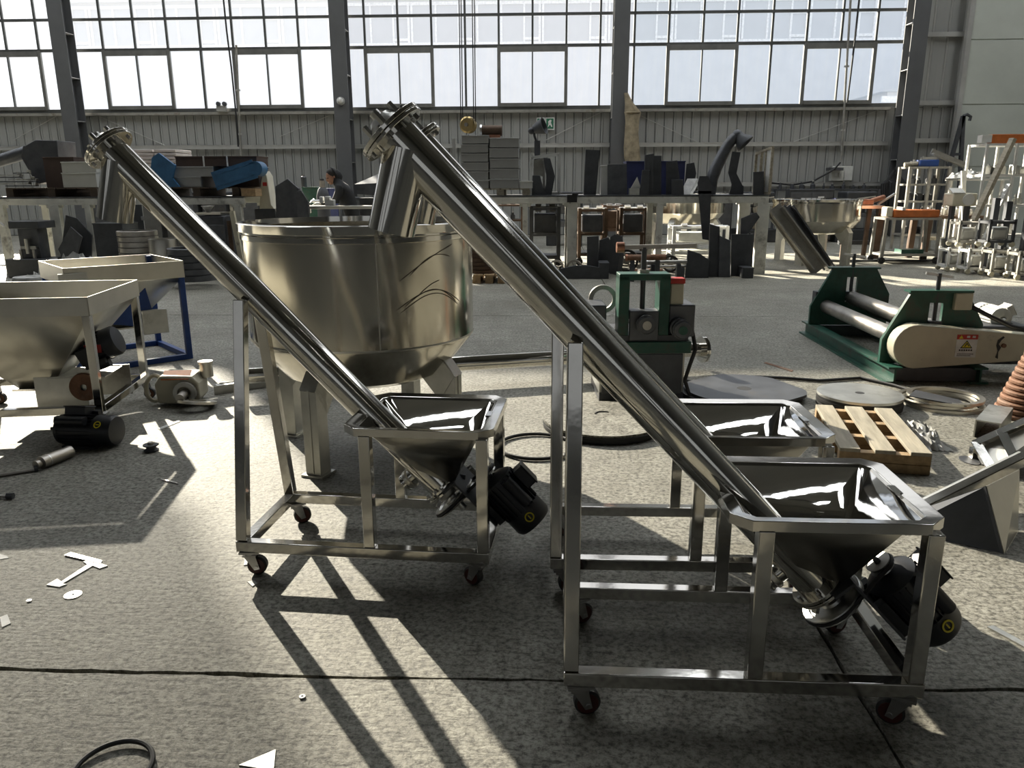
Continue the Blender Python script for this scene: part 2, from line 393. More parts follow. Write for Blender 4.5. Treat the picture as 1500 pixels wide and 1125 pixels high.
struct(MB().span((-20.9, WY+.05, 11.5), (-14.8, WY+.058, 13.7)).build('window_21', 'sun_dimmer'))  # unseen sheet added inside the clerestory to dim the sun over the near floor
for i, cx in enumerate(COLX):
    c = MB(); wf, dp = .42, .46; yf = 22.25
    c.span((cx-wf/2, yf, 0), (cx+wf/2, yf+.025, ZC)).span((cx-wf/2, yf+dp-.025, 0), (cx+wf/2, yf+dp, ZC)).span((cx-.012, yf+.02, 0), (cx+.012, yf+dp-.02, ZC))
    o = struct(c.build('trim_%d' % (i+1), 'column_paint'))
    for k in range(7):
        z = .9+k*1.15
        for sd in (-1, 1):
            MB().span((cx+sd*.02, yf+.03, z), (cx+sd*wf/2*.96, yf+dp-.03, z+.015)).build('stiffener', 'stiffener_edge', o)

# sliding sandwich-panel door at the far right
dr = struct(MB().span((11.25, 22.62, .02), (16.9, 22.70, 9.5)).build('door_1', 'door_panel'))
za, zb = at(1450, 58, 22.6).z, at(1450, 153, 22.6).z
zz = [.03, za-2*(za-zb), zb, za, za+(za-zb), 9.4]
for i in range(len(zz)-1):
    for x0 in (11.27, 14.05):
        MB().span((x0, 22.585, zz[i]+.012), (x0+2.76, 22.62, zz[i+1]-.012)).build('panel', 'door_panel', dr, .006)
MB().span((11.2, 22.56, 0), (11.32, 22.72, 9.5)).build('jamb', 'girt', dr)
# shell behind and above the camera, roof lights and rear windows added as fill
struct(MB().span((XL-.2, YF, 0), (XL, YB+.4, ZC)).build('wall_left', 'roof_inside'))
struct(MB().span((XR, YF, 0), (XR+.2, YB+.4, ZC)).build('wall_right', 'roof_inside'))
wf = struct(MB().span((XL, YF-.2, 0), (XR, YF, ZC)).build('wall_front', 'roof_inside'))
for i in range(6):
    x0 = XL+1+i*7.0
    MB().span((x0, YF, 1.6), (x0+5.6, YF+.03, 5.2)).build('pane', 'fill_rear_pane', wf)
    m = MB()
    for k in range(7): m.span((x0+k*.93-.03, YF+.03, 1.6), (x0+k*.93+.03, YF+.08, 5.2))
    for z in (1.6, 2.8, 4.0, 5.2): m.span((x0, YF+.03, z-.03), (x0+5.6, YF+.08, z+.03))
    m.build('mullion', 'alu_frame', wf)
ce = struct(MB().span((XL, YF, ZC), (XR, YB+.4, ZC+.2)).build('ceiling', 'roof_inside'))
for i in range(6):
    x0 = XL+2.2+i*7.0
    MB().span((x0, 8.0, ZC-.05), (x0+1.7, YB-1.5, ZC-.02)).build('fill_roof_light', 'fill_roof_light', ce)
for i in range(6):
    y0 = YF+3+i*6.0
    MB().span((XL, y0, ZC-.75), (XR, y0+.2, ZC-.06)).build('rafter', 'column_paint', ce)

# ------------------------------------------------------------------ outside the windows
struct(MB().span((-70, YB+.4, -.2), (70, 95, -.06)).build('ground_yard', 'yard'))
bd = thing('office_building', 'pale office building with rows of white framed windows outside the hall', 'building', (0, 55, 0))
MB().span((-60, 0, 0), (45, 8, 13.2)).build('wall', 'facade', bd)
MB().span((-61, -.5, 13.2), (46, 8.5, 13.9)).build('parapet', 'facade_frame', bd)
z0 = at(800, 61, 55).z; z1 = at(800, 6, 55).z
fm = MB(); gm = MB(); ww = 4.3
fm.span((-ww/2, -.16, z0-.2), (ww/2, -.02, z0)).span((-ww/2, -.16, z1), (ww/2, -.02, z1+.2))
for q, wq in ((-ww/2, .14), (-.55, .12), (.95, .12)): fm.span((q, -.16, z0), (q+wq, -.02, z1))
fm.span((.95, -.18, z0+.1), (2.1, -.02, z0+.26)).span((.95, -.18, z0+1.5), (2.1, -.02, z0+1.68)).span((1.95, -.18, z0), (2.1, -.02, z1))
gm.span((-ww/2, -.05, z0), (ww/2, 0, z1))
fme = fm.mesh('window_frame', 'facade_frame'); gme = gm.mesh('window_glass', 'facade_glass')
for k in range(-8, 9):
    f = bpy.data.objects.new('window_frame', fme); COL.objects.link(f); f.parent = bd; f.location = (k*4.32+2, 0, 0)
    q = bpy.data.objects.new('window_glass', gme); COL.objects.link(q); q.parent = f
an = thing('annex_building', 'low white building with sheet metal roof outside the last window', 'building', (20.5, 42, 0))
ar = at(1270, 135, 42).z
MB().span((-3.2, 0, 0), (8, 6, ar)).build('wall', 'facade', an)
MB().prism([(-3.6, 0), (8.3, 0), (8.3, .35), (4, .9), (-.5, .5)], 6.5, Matrix.Translation((0, 6.3, ar)) @ Matrix.Rotation(R_(90), 4, 'X')).build('roof', 'roof_sheet', an)
MB().span((-3.5, -.12, ar-.5), (8.2, 0, ar-.2)).build('gutter', 'facade_frame', an)
# ------------------------------------------------------------------ screw feeders
def caster(parent, x, y, zt=.10, name='caster', ang=0.0, wheel='red_wheel'):
    M = Matrix.Translation((x, y, 0)) @ Matrix.Rotation(ang, 4, 'Z')
    f = MB().box((0, 0, zt-.004), (.075, .06, .008)).cyl((0, 0, zt-.022), (0, 0, zt-.006), .024, n=16)
    for s in (-1, 1):
        f.add([(-.022, s*.021, zt-.018), (.022, s*.021, zt-.018), (.034, s*.021, .028), (.014, s*.021, .024)] +
              [(-.022, s*.024, zt-.018), (.022, s*.024, zt-.018), (.034, s*.024, .028), (.014, s*.024, .024)],
              [(0, 1, 2, 3), (7, 6, 5, 4), (0, 4, 5, 1), (1, 5, 6, 2), (2, 6, 7, 3), (3, 7, 4, 0)])
    f.box((-.002, 0, zt-.018), (.05, .048, .006)).cyl((.022, -.027, .036), (.022, .027, .036), .007, n=10)
    o = f.move(M).build(name, 'zinc', parent)
    w = MB().lathe([(.012, -.016), (.030, -.016), (.036, -.010), (.036, .010), (.030, .016), (.012, .016)], 24, (.022, 0, .0365), (0, 1, 0)).move(M)
    wo = w.build('wheel', wheel, o)
    MB().lathe([(.031, -.017), (.0375, -.011), (.0375, .011), (.031, .017)], 24, (.022, 0, .0375), (0, 1, 0)).move(M).build('tyre', 'tyre', wo)
    return o
def motor(parent, M, L=.25, r=.072, name='motor', sticker=True, box=True, feet=True, mt='black_motor', box_ang=60):
    """electric motor, axis +z from shaft end (z=0) to fan cover"""
    b = MB().cyl((0, 0, .03), (0, 0, L*.72), r*.9, n=28)
    for k in range(22):
        a = 2*math.pi*k/22
        b.box((math.cos(a)*r*.93, math.sin(a)*r*.93, L*.40), (.014, .003, L*.58), Matrix.Rotation(a, 3, 'Z'))
    b.lathe([(.02, 0), (r*.6, .004), (r*.96, .022), (r*.96, .04)], 28).cyl((0, 0, -.05), (0, 0, .01), .009, n=12)
    o = b.move(M).build(name, mt, parent)
    MB().lathe([(r*.99, L*.68), (r*1.0, L*.93), (r*.9, L*.985), (r*.55, L), (.001, L)], 28).move(M).build('fan_cover', mt, o)
    if box:
        A = Matrix.Rotation(R_(box_ang), 4, 'Z')
        MB().box((r*1.22, 0, L*.34), (r*.55, r*1.0, L*.34)).box((r*1.5, 0, L*.34), (r*.08, r*1.1, L*.38)).move(M @ A).build('terminal_box', mt, o, .006)
        A2 = Matrix.Rotation(R_(box_ang+62), 4, 'Z')
        MB().cyl((r*1.24, 0, L*.14), (r*1.24, 0, L*.62), r*.27, n=16).move(M @ A2).build('capacitor', mt, o)
    if feet:
        for s in (-1, 1): MB().box((-r*.92, s*r*.75, L*.36), (r*.35, r*.35, L*.5)).move(M).build('foot', mt, o)
    if sticker:
        A = Matrix.Rotation(R_(sticker if sticker is not True else -95), 4, 'Z')
        s = MB().ring(r*.24, r*.17, .002, 20, (r*1.005, 0, L*.80), (1, 0, 0)).box((r*1.01, 0, L*.80), (.002, r*.06, r*.22)).move(M @ A)
        s.build('sticker', 'yellow', o)
    return o
def frame_from(o, z, xhint):
    z = Vector(z).normalized(); x = Vector(xhint); x = (x-z*x.dot(z)).normalized(); y = z.cross(x)
    M = Matrix((x, y, z)).transposed().to_4x4(); M.translation = Vector(o); return M
def bolts(mb, o, axis, r, n, br, h, a0=0):
    t = Vector(axis).normalized(); x = t.orthogonal().normalized(); y = t.cross(x)
    for k in range(n):
        a = a0+2*math.pi*k/n; p = Vector(o)+(x*math.cos(a)+y*math.sin(a))*r
        mb.cyl(p, p+t*h, br, n=6)
    return mb

def part_bolts(parent, o, axis, r, n, br, h, a0=0):
    t = Vector(axis).normalized(); x = t.orthogonal().normalized(); y = t.cross(x); me = MB().cyl((0, 0, 0), t*h, br, n=6).mesh('bolt', 'zinc')
    for k in range(n):
        a = a0+2*math.pi*k/n; b = bpy.data.objects.new('bolt', me); COL.objects.link(b); b.parent = parent; b.location = Vector(o)+(x*math.cos(a)+y*math.sin(a))*r
def screw_feeder(label, loc, rz):
    T = thing('screw_feeder', label, 'screw feeder', loc, rz, 'stainless screw feeders on castered frames')
    S = .042; hx, hy = .485, .235; zr = .10
    # base frame
    for s in (-1, 1):
        MB().span((-hx, s*hy-S/2, zr), (hx, s*hy+S/2, zr+S)).build('side_rail', 'polished_frame', T, .003)
    MB().span((-hx, -hy+S/2, zr), (-hx+S, hy-S/2, zr+S)).build('cross_rail', 'polished_frame', T, .003)
    MB().span((hx-S, -hy+S/2, zr), (hx, hy-S/2, zr+S)).build('cross_rail', 'polished_frame', T, .003)
    for sx in (-1, 1):
        for sy in (-1, 1): caster(T, sx*(hx-.045), sy*(hy-.005), zr, ang=random.uniform(-.6, .6)+(math.pi if sx > 0 else 0))
    # discharge posts leaning together under the tube
    P0 = Vector((.262, 0, .303)); P1 = Vector((-.955, 0, 1.583)); t = (P0-P1).normalized(); n = Vector((-t.z, 0, t.x)); n = n if n.x > 0 else -n
    rt = .0585
    px = -hx+S/2
    ztop = P0.z+(P0.x-px)*(P1.z-P0.z)/(P0.x-P1.x) - .030
    for s in (-1, 1):
        MB().bar((px, s*hy*.99, zr+S), (px, s*.074, ztop), S, S, (1, 0, 0)).build('post', 'polished_frame', T, .003)
    # hopper legs
    lx = (.035, .462)
    for x in lx:
        for s in (-1, 1):
            MB().span((x-S/2, s*(hy-.004)-S/2, zr+S), (x+S/2, s*(hy-.004)+S/2, .578)).build('leg', 'polished_frame', T, .003)
    # tube
    tb = MB().lathe([(rt, 0), (rt, (P1-P0).length)], 48, P0, P1-P0).build('auger_tube', 'polished', T)
    # discharge spout
    q = P1+t*.058; sd = Vector((math.sin(R_(-14)), 0, -math.cos(R_(14))))
    MB().lathe([(.064, 0), (.064, .222), (.0615, .222), (.0615, .02)], 40, q, sd).build('spout', 'polished', T)
    # top flange with bearing and bolts
    f = MB().ring(.096, .03, .010, 40, P1, t).ring(.096, .02, .012, 40, P1-t*.014, t)
    fl_ = f.build('flange', 'polished', T, .0015)
    part_bolts(fl_, P1-t*.022, t, .080, 6, .0065, .040, .2)
    c = MB().lathe([(.012, -.052), (.030, -.050), (.042, -.033), (.048, -.024)], 24, P1, t)
    bolts(c, P1-t*.060, t, .045, 4, .010, .04, .5).cyl(P1-t*.070, P1, .014, n=14)
    c.build('bearing', 'cast_aluminium', fl_)
    # hopper
    x0, x1, y1, zt, ch = -.052, .500, .248, .606, .050
    def octo(i, z):
        a, b_, c_, d_ = x0+i, x1-i, -y1+i, y1-i; k = max(.012, ch-i*.55)
        return [(a+k, c_, z), (b_-k, c_, z), (b_, c_+k, z), (b_, d_-k, z), (b_-k, d_, z), (a+k, d_, z), (a, d_-k, z), (a, c_+k, z)]
    hp = MB(); rings = [octo(.0, zt-.030), octo(0, zt), octo(.040, zt-.006), octo(.046, zt-.016)]
    vs = [p for r in rings for p in r]; fs = []
    for j in range(3): fs += [(j*8+i, j*8+(i+1) % 8, (j+1)*8+(i+1) % 8, (j+1)*8+i) for i in range(8)]
    hp.add(vs, fs); hp.build('hopper_rim', 'polished_frame', T, .002, 25)
    xa, xb, ya = x0+.046, x1-.046, y1-.046; k = .012
    bx0, bx1, by, bz0, bz1 = .190, .318, .052, .372, .325
    fn = MB(); top = rings[3]
    bot = [(bx0, -by, bz0), (bx1, -by, bz1), (bx1, -by, bz1), (bx1, by, bz1), (bx1, by, bz1), (bx0, by, bz0), (bx0, by, bz0), (bx0, -by, bz0)]
    fn.add(top+bot, [(i, (i+1) % 8, 8+(i+1) % 8, 8+i) for i in (0, 2, 4, 6)] + [(i, (i+1) % 8, 8+i) for i in (1, 3, 5, 7)])
    fo = fn.build('hopper_funnel', 'mirror_sheet', T, 0, 25)
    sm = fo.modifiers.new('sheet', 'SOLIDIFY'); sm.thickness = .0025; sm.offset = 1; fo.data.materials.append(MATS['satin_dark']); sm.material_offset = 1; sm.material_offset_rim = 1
    MB().span((xb-.01, -.03, zt-.012), (xb+.012, .03, zt-.004)).build('corner_tab', 'polished_frame', T)
    # lower end: flange, bearing housing, pulley, belt, motor
    g = MB().ring(.084, .02, .011, 36, P0, t).ring(.084, .02, .010, 36, P0+t*.015, t)
    lo = g.build('end_flange', 'polished', T, .0015)
    part_bolts(lo, P0-t*.010, t, .070, 6, .006, .042, .3)
    h = MB().lathe([(.055, .024), (.05, .045), (.032, .055), (.02, .056)], 24, P0, t).cyl(P0+t*.05, P0+t*.13, .014, n=14)
    for a in (0, 2.1, 4.2):
        x_ = t.orthogonal().normalized(); w = x_*math.cos(a)+t.cross(x_)*math.sin(a)
        h.bar(P0+t*.03+w*.02, P0+t*.05+w*.075, .018, .012, t)
    h.build('bearing_housing', 'cast_aluminium', lo)
    pc = P0+t*.066
    pl = MB().lathe([(.015, 0), (.036, .0), (.04, .008), (.074, .008), (.078, 0), (.096, 0), (.098, .003), (.091, .012), (.098, .021), (.096, .024), (.015, .024)], 40, pc, t)
    plo = pl.build('pulley', 'cast_aluminium', T)
    mo = P0 + n*.172
    pts = []
    for k_ in range(13): a = math.pi/2+math.pi*k_/12; pts.append(pc+t*.012 + n*math.cos(a)*.096 + Vector((0, 1, 0))*math.sin(a)*.096)
    for k_ in range(9): a = -math.pi/2+math.pi*k_/8; pts.append(mo+t*.078 + n*math.cos(a)*.038 + Vector((0, 1, 0))*math.sin(a)*.038)
    MB().tube(pts, .0065, 6, True).build('drive_belt', 'black_rubber', plo)
    MB().lathe([(.01, 0), (.038, 0), (.033, .012), (.038, .024), (.01, .024)], 24, mo+t*.066, t).build('motor_pulley', 'cast_aluminium', plo)
    MM = frame_from(mo+t*.105, t, n)
    motor(T, MM, .255, .080, sticker=72, box_ang=-10)
    pc2 = P0+n*.082+t*.13
    MB().box(pc2, (.24, .20, .008), Matrix((t, Vector((0, 1, 0)), n)).transposed()).box(pc2-t*.115-n*.03, (.010, .20, .07), Matrix((t, Vector((0, 1, 0)), n)).transposed()).bar(P0+t*.01+n*.05, pc2-t*.08, .05, .012, (0, 1, 0)).build('motor_bracket', 'dark_steel', T, .002)
    # clean-out stub with clamp
    s0 = P0-t*.10
    st = MB().cyl(s0-n*.03, s0-n*.100, .033, n=24).build('cleanout_stub', 'polished', T)
    MB().lathe([(.034, .068), (.040, .072), (.040, .086), (.034, .090)], 24, s0, -n).build('clamp', 'satin_steel', st)
    MB().cyl(s0-n*.1, s0-n*.106, .036, n=24).build('cap', 'polished', st)
    # diagonal stay inside the frame for the motor end
    MB().bar((hx-.03, hy-.02, zr+S+.01), (.33, hy-.03, zr+S+.16), .03, .012, (0, 1, 0)).build('stay', 'polished_frame', T)
    return T
fC = screw_feeder('stainless screw feeder standing in front, its hopper beside the tilted chute on the floor', (.555, 2.11, 0), R_(-1.2))
fA = dup(fC, 'stainless screw feeder parked in front of the large mixing tank', (-.655, 2.855, 0), R_(-4.2), fC['group'])
fB = dup(fC, 'stainless screw feeder mostly hidden, its hopper in front of the wooden pallet', (.52, 2.79, 0), R_(-.3), fC['group'])

# ------------------------------------------------------------------ mixing tank
def mixing_tank(label, loc, R, zt, zc, zb, rb, leg_angles, name='mixing_tank', lw=.09, seams=True, rz=0):
    T = thing(name, label, 'tank', loc, rz)
    MB().lathe([(rb*.3, zb-.035), (rb*.8, zb-.02), (rb, zb+.015), (R*.985, zc-.02), (R, zc), (R, zt-.03), (R-.004, zt-.03), (R-.004, zc), (rb, zb+.02), (rb*.3, zb-.03), (.001, zb-.03)], 72).build('vessel', 'brushed', T, 0, 18)
    rim = MB().lathe([(R, zt-.085), (R+.008, zt-.082), (R+.008, zt-.058), (R+.003, zt-.054), (R+.003, zt-.046), (R+.020, zt-.042), (R+.022, zt-.004), (R+.012, zt), (R-.01, zt), (R-.012, zt-.03)], 72)
    rim.build('rim', 'polished', T, 0, 30)
    if seams:
        MB().lathe([(R+.0005, zc-.006), (R+.003, zc), (R+.0005, zc+.006)], 72).build('weld_seam', 'satin_steel', T)
        a = R_(-70); MB().bar((R*math.cos(a), R*math.sin(a), zc), (R*math.cos(a), R*math.sin(a), zt-.08), .006, .004, (math.cos(a), math.sin(a), 0)).build('weld_seam', 'satin_steel', T)
    for a in leg_angles:
        c, s = math.cos(R_(a)), math.sin(R_(a)); rl = R*.86
        z1 = zb+.02
        M = Matrix.Rotation(R_(a), 4, 'Z')
        l = MB().span((rl-lw/2, -lw/2, .012), (rl+lw/2, lw/2, z1)).span((rl+lw/2, -.006, .02), (rl+lw/2+.004, .006, z1)).move(M).build('leg', 'galvanised', T, .006)
        MB().sheet([M @ Vector(p) for p in ((rl+lw/2, -lw/2, z1-.01), (rl+lw/2, lw/2, z1-.01), (rl-lw*.35, lw/2, z1+lw*1.05), (rl-lw*.35, -lw/2, z1+lw*1.05))], .006).build('top_plate', 'galvanised', l)
        for q in (-1, 1):
            MB().sheet([M @ Vector(p) for p in ((rl+lw/2, q*lw/2, z1), (rl-lw*.35, q*lw/2, z1+lw), (rl-lw*2.0, q*lw/2, z1+lw*.2), (rl-lw*.5, q*lw/2, z1-lw*1.6))], .005).build('gusset', 'galvanised', l)
        MB().span((rl-lw*.7, -lw*.7, 0), (rl+lw*.7, lw*.7, .012)).move(M).build('foot_plate', 'galvanised', l)
    return T
BT = mixing_tank('large stainless mixing tank with rolled rim on four square legs', (-.99, 4.20, 0), .605, 1.265, .665, .44, .44, (-108, -18, 72, 162))

for a0, a1, z0, z1, bow in ((-62, -22, .86, .86, .085), (-58, -26, .875, .87, .075), (-60, -24, .845, .85, .08), (-60, -28, 1.00, 1.16, .02), (-55, -30, 1.02, 1.10, .05), (-50, -38, .93, .99, .01)):
    P = []
    for k in range(15):
        f = k/14; a = R_(a0+(a1-a0)*f); z = z0+(z1-z0)*f+bow*math.sin(math.pi*f); P.append(Vector((math.cos(a)*.6055, math.sin(a)*.6055, z)))
    MB().tube(P, [.0004]+[.0022]*13+[.0004], 5).build('scuff_mark', 'wood_dark', BT)
# ------------------------------------------------------------------ left: hopper carts, gearbox, loose motor
def hopper_cart(name, label, FR, BR, depth_h, length, zt, zl, zb, leg_m, body_m, rail_z, castered, band=.11, bot=.16):
    """front-right and back-right corners on the floor; the hopper runs to the left"""
    FR, BR = Vector(FR), Vector(BR)
    ydir = (BR-FR); Wd = ydir.length; ang = math.atan2(ydir.y, ydir.x)-math.pi/2
    T = thing(name, label, 'hopper', (FR.x, FR.y, 0), ang)
    L = length; S = .045
    def P(x, y, z): return Vector((x, y, z))
    for x in (0, -L):
        for y in (0, Wd):
            MB().span((x-S/2, y-S/2, rail_z), (x+S/2, y+S/2, zt-.01)).build('leg', leg_m, T, .003)
            if castered: caster(T, x, y, rail_z, wheel='rust')
    for y in (0, Wd): MB().span((-L+S/2, y-S/2, rail_z), (-S/2, y+S/2, rail_z+S)).build('rail', leg_m, T, .003)
    for x in (0, -L): MB().span((x-S/2, S/2, rail_z), (x+S/2, Wd-S/2, rail_z+S)).build('rail', leg_m, T, .003)
    o = S/2+.004; i = .012
    b = MB()
    b.span((-L-o, -o, zt-band), (o, -o+.008, zt)).span((-L-o, Wd+o-.008, zt-band), (o, Wd+o, zt)).span((o-.008, -o, zt-band), (o, Wd+o, zt)).span((-L-o, -o, zt-band), (-L-o+.008, Wd+o, zt))
    b.build('hopper_band', body_m, T, .002)
    cx, cy = -L/2, Wd/2
    top = [(-L-i, -i, zt-band), (i, -i, zt-band), (i, Wd+i, zt-band), (-L-i, Wd+i, zt-band)]
    low = [(cx-bot, cy-bot*.8, zl), (cx+bot, cy-bot*.8, zl), (cx+bot, cy+bot*.8, zl), (cx-bot, cy+bot*.8, zl)]
    nk = [(cx-bot*.6, cy-bot*.5, zb), (cx+bot*.6, cy-bot*.5, zb), (cx+bot*.6, cy+bot*.5, zb), (cx-bot*.6, cy+bot*.5, zb)]
    f = MB().add(top+low+nk, [(a+q, a+(q+1) % 4, a+4+(q+1) % 4, a+4+q) for a in (0, 4) for q in range(4)]).build('hopper_funnel', body_m, T, 0, 20)
    m = f.modifiers.new('sheet', 'SOLIDIFY'); m.thickness = .003
    MB().span((cx-bot*.8, cy-bot*.7, zb-.012), (cx+bot*.8, cy+bot*.7, zb)).build('outlet_flange', leg_m if castered else body_m, T)
    return T
HC = hopper_cart('hopper_cart', 'silver sheet hopper on a castered square-tube cart with a motor beneath', gp(147, 600, .15), gp(212, 553, .15), .8, .98, .83, .30, .22, 'polished_frame', 'satin_steel', .13, True)
MB().sheet([(-.98-.03, .30, .836), (-.74, -.03, .836), (-.70, -.03, .842), (-.97, .34, .842)], .006).build('grid_bar', 'polished_frame', HC)
vb = MB().box((-.20, .36, .30), (.34, .30, .006), Matrix.Rotation(R_(0), 3, 'Y')).box((-.30, .22, .21), (.30, .008, .20)).box((-.12, .52, .21), (.26, .008, .20)).build('motor_cradle', 'galvanised', HC)
motor(HC, Matrix.Translation((-.22, .36, .42)) @ Matrix.Rotation(R_(70), 4, 'Y') @ Matrix.Rotation(R_(180), 4, 'Z'), .26, .095, name='vibrating_motor', sticker=False, box_ang=100)
MB().box((-.10, .262, .47), (.10, .006, .05)).build('warning_label', 'red', HC)
MB().box((-.13, .258, .42), (.05, .006, .03)).build('warning_label', 'yellow', HC)
MB().lathe([(.02, 0), (.085, 0), (.09, .02), (.085, .04), (.02, .04)], 28, (-.16, .24, .24), (0, -1, 0)).build('pulley', 'rust', HC)
BC = hopper_cart('blue_hopper_stand', 'wide steel hopper on a blue painted leg stand behind the silver cart', gp(278, 525), gp(233, 505), .8, .85, .84, .36, .28, 'blue_paint', 'satin_steel', .0, False, .14)
MB().sheet([(-.62, -.03, .38), (-.30, -.03, .64), (-.24, -.03, .30)], .01).build('gusset_plate', 'blue_paint', BC)
MB().span((-.92, -.06, .66), (-.72, -.05, .80)).build('sight_plate', 'pale_box', BC)
MB().span((-.36, -.06, .26), (-.16, -.02, .46)).build('switch_box', 'galvanised', BC, .006)

# loose black motor lying on the floor
mm = thing('electric_motor', 'loose black electric motor with finned body lying on the floor', 'motor', tuple(gp(88, 650)), R_(-4))
motor(mm, Matrix.Translation((.01, 0, .092)) @ Matrix.Rotation(R_(90), 4, 'Y'), .36, .088, name='body', sticker=232, box_ang=165)
MB().box((.17, 0, .008), (.20, .16, .016)).build('foot_plate', 'black_motor', mm)
# roller and rod
a, b = gp(52, 682, .03), gp(103, 662, .03)
rl = thing('steel_roller', 'short steel roller with necked end lying before the loose motor', 'roller', (a.x, a.y, 0))
d = b-a; d.z = 0; z = Vector((0, 0, .033))
MB().lathe([(.002, 0), (.022, 0), (.022, .02), (.016, .022), (.016, .03), (.033, .034), (.033, d.length), (.03, d.length+.004), (.002, d.length+.004)], 28, z, d).build('roller_body', 'shaft_steel', rl)
MB().ring(.0345, .030, .008, 28, z+d.normalized()*.07, d).build('groove_ring', 'zinc', rl)
a, b = gp(-6, 700), gp(55, 690)
rd = thing('threaded_rod', 'thin steel rod with a nut at its end on the floor', 'rod', (a.x, a.y, 0)); d = b-a
MB().cyl((0, 0, .010), d+Vector((0, 0, .010)), .009, n=10).build('shank', 'shaft_steel', rd)
MB().cyl(d*.93+Vector((0, 0, .016)), d*1.02+Vector((0, 0, .016)), .018, n=6).build('nut', 'dark_steel', rd)
p = gp(10, 731); bo = thing('bolt', 'short bolt with dark hex head lying near the threaded rod', 'bolt', tuple(p))
MB().cyl((-.09, 0, .011), (.0, .004, .011), .008, n=10).build('shank', 'shaft_steel', bo); MB().cyl((0, .004, .014), (.03, .006, .014), .016, n=6).build('head', 'dark_steel', bo)
p = gp(222, 660); pu = thing('small_pulley', 'small dark grooved pulley sitting alone on the floor', 'pulley', tuple(p))
MB().lathe([(.01, 0), (.038, 0), (.040, .006), (.026, .016), (.026, .022), (.042, .032), (.042, .038), (.01, .038)], 28).build('wheel', 'dark_steel', pu)
MB().cyl((0, 0, .036), (0, 0, .050), .016, n=16).build('hub', 'shaft_steel', pu)
# gearbox
p = gp(268, 588); gb = thing('gearbox', 'pale cast gearbox with orange nameplate and ring flange on the floor', 'gearbox', tuple(p), R_(8))
MB().prism([(-.13, .02), (.11, .0), (.15, .05), (.15, .15), (.11, .20), (-.10, .21), (-.14, .15)], .22, Matrix.Translation((0, .11, 0)) @ Matrix.Rotation(R_(90), 4, 'X')).build('housing', 'cream_paint', gb, .015, 35, 3)
MB().box((.0, -.07, .205), (.18, .10, .006), Matrix.Rotation(R_(25), 3, 'X')).build('nameplate', 'orange', gb)
MB().ring(.075, .045, .03, 28, (.06, -.11, .095), (0, -1, 0)).build('bearing_cover', 'cast_aluminium', gb)
MB().cyl((.06, -.10, .095), (.06, -.24, .085), .028, n=18).build('output_shaft', 'shaft_steel', gb)
MB().ring(.125, .06, .018, 36, (.15, -.18, .035), (.1, .2, 1)).build('ring_flange', 'satin_steel', gb)
MB().tube([Vector((-.16, -.04, .11))+Vector((math.cos(t_)*.06, .02*math.sin(t_), math.sin(t_)*.085)) for t_ in [2*math.pi*k/20 for k in range(20)]], .014, 8, True).build('handle_ring', 'cream_paint', gb)
MB().cyl((.16, .06, .16), (.16, .06, .26), .045, n=20).cyl((.16, .06, .25), (.16, .06, .27), .05, n=20).build('breather_cap', 'satin_steel', gb)

# long conveyor tube lying on blocks behind the tank
A, B = Vector((-2.10, 5.12, .165)), at(1027, 512, 6.10)
lt = thing('conveyor_tube', 'long polished conveyor tube lying across the floor behind the tank', 'conveyor', (A.x, A.y, 0)); o = Vector((A.x, A.y, 0)); a, b = A-o, B-o; dd = (b-a).normalized()
MB().lathe([(.001, 0), (.055, 0), (.055, (b-a).length), (.05, (b-a).length)], 36, a, dd).build('tube', 'polished', lt)
MB().ring(.105, .04, .014, 32, b, dd).build('flange', 'polished', lt)
MB().ring(.105, .04, .014, 32, b+dd*.018, dd).build('flange', 'polished', lt)
MB().cyl(b-dd*.17, b-dd*.17+Vector((-.06, 0, .23)), .058, n=32).build('outlet_stub', 'polished', lt)
for k in (.12, .80):
    q = a.lerp(b, k); MB().span((q.x-.05, q.y-.12, 0), (q.x+.05, q.y+.12, q.z-.052)).build('support_block', 'wood_grey', lt, .004)
a, b = gp(292, 592), gp(352, 583)
fb = thing('steel_channel', 'flat steel channel lying on the floor between gearbox and tank', 'channel', (a.x, a.y, 0)); d = b-a
MB().bar(Vector((0, .30, .05)), d*2.0+Vector((0, .30, .05)), .10, .006).bar(Vector((0, .25, .03)), d*2.0+Vector((0, .25, .03)), .006, .06).bar(Vector((0, .35, .03)), d*2.0+Vector((0, .35, .03)), .006, .06).build('section', 'galvanised', fb)

# ------------------------------------------------------------------ green section-bending machine
gm_ = thing('bending_machine', 'green section bending machine with three rollers on a steel cabinet', 'machine', (.69, 5.20, 0), R_(3))
MB().span((-.30, -.04, .02), (.28, .44, .34)).build('cabinet', 'galvanised', gm_, .008)
MB().span((-.30, -.05, 0), (.28, .44, .06)).build('plinth', 'dark_steel', gm_)
MB().span((-.285, -.052, .05), (.265, -.04, .33)).build('front_panel', 'mill_steel', gm_, .004)
MB().span((-.33, -.08, .34), (.31, .46, .42)).build('bed', 'green_paint', gm_, .006)
MB().span((-.31, -.06, .42), (.29, .40, .46)).build('bed_top', 'dark_steel', gm_)
for x in (-.15, .12): MB().span((x-.035, -.06, .46), (x+.035, .10, .86)).build('upright', 'green_paint', gm_, .004)
MB().span((-.185, -.06, .83), (.155, .10, .872)).build('crosshead', 'green_paint', gm_, .004)
MB().cyl((-.015, .02, .60), (-.015, .02, 1.04), .018, n=16).build('screw_spindle', 'dark_steel', gm_)
MB().cyl((-.015, .02, .87), (-.015, .02, .895), .04, n=6).build('spindle_nut', 'shaft_steel', gm_)
MB().bar((-.17, .02, 1.04), (.33, .02, 1.05), .028).build('cross_handle', 'shaft_steel', gm_)
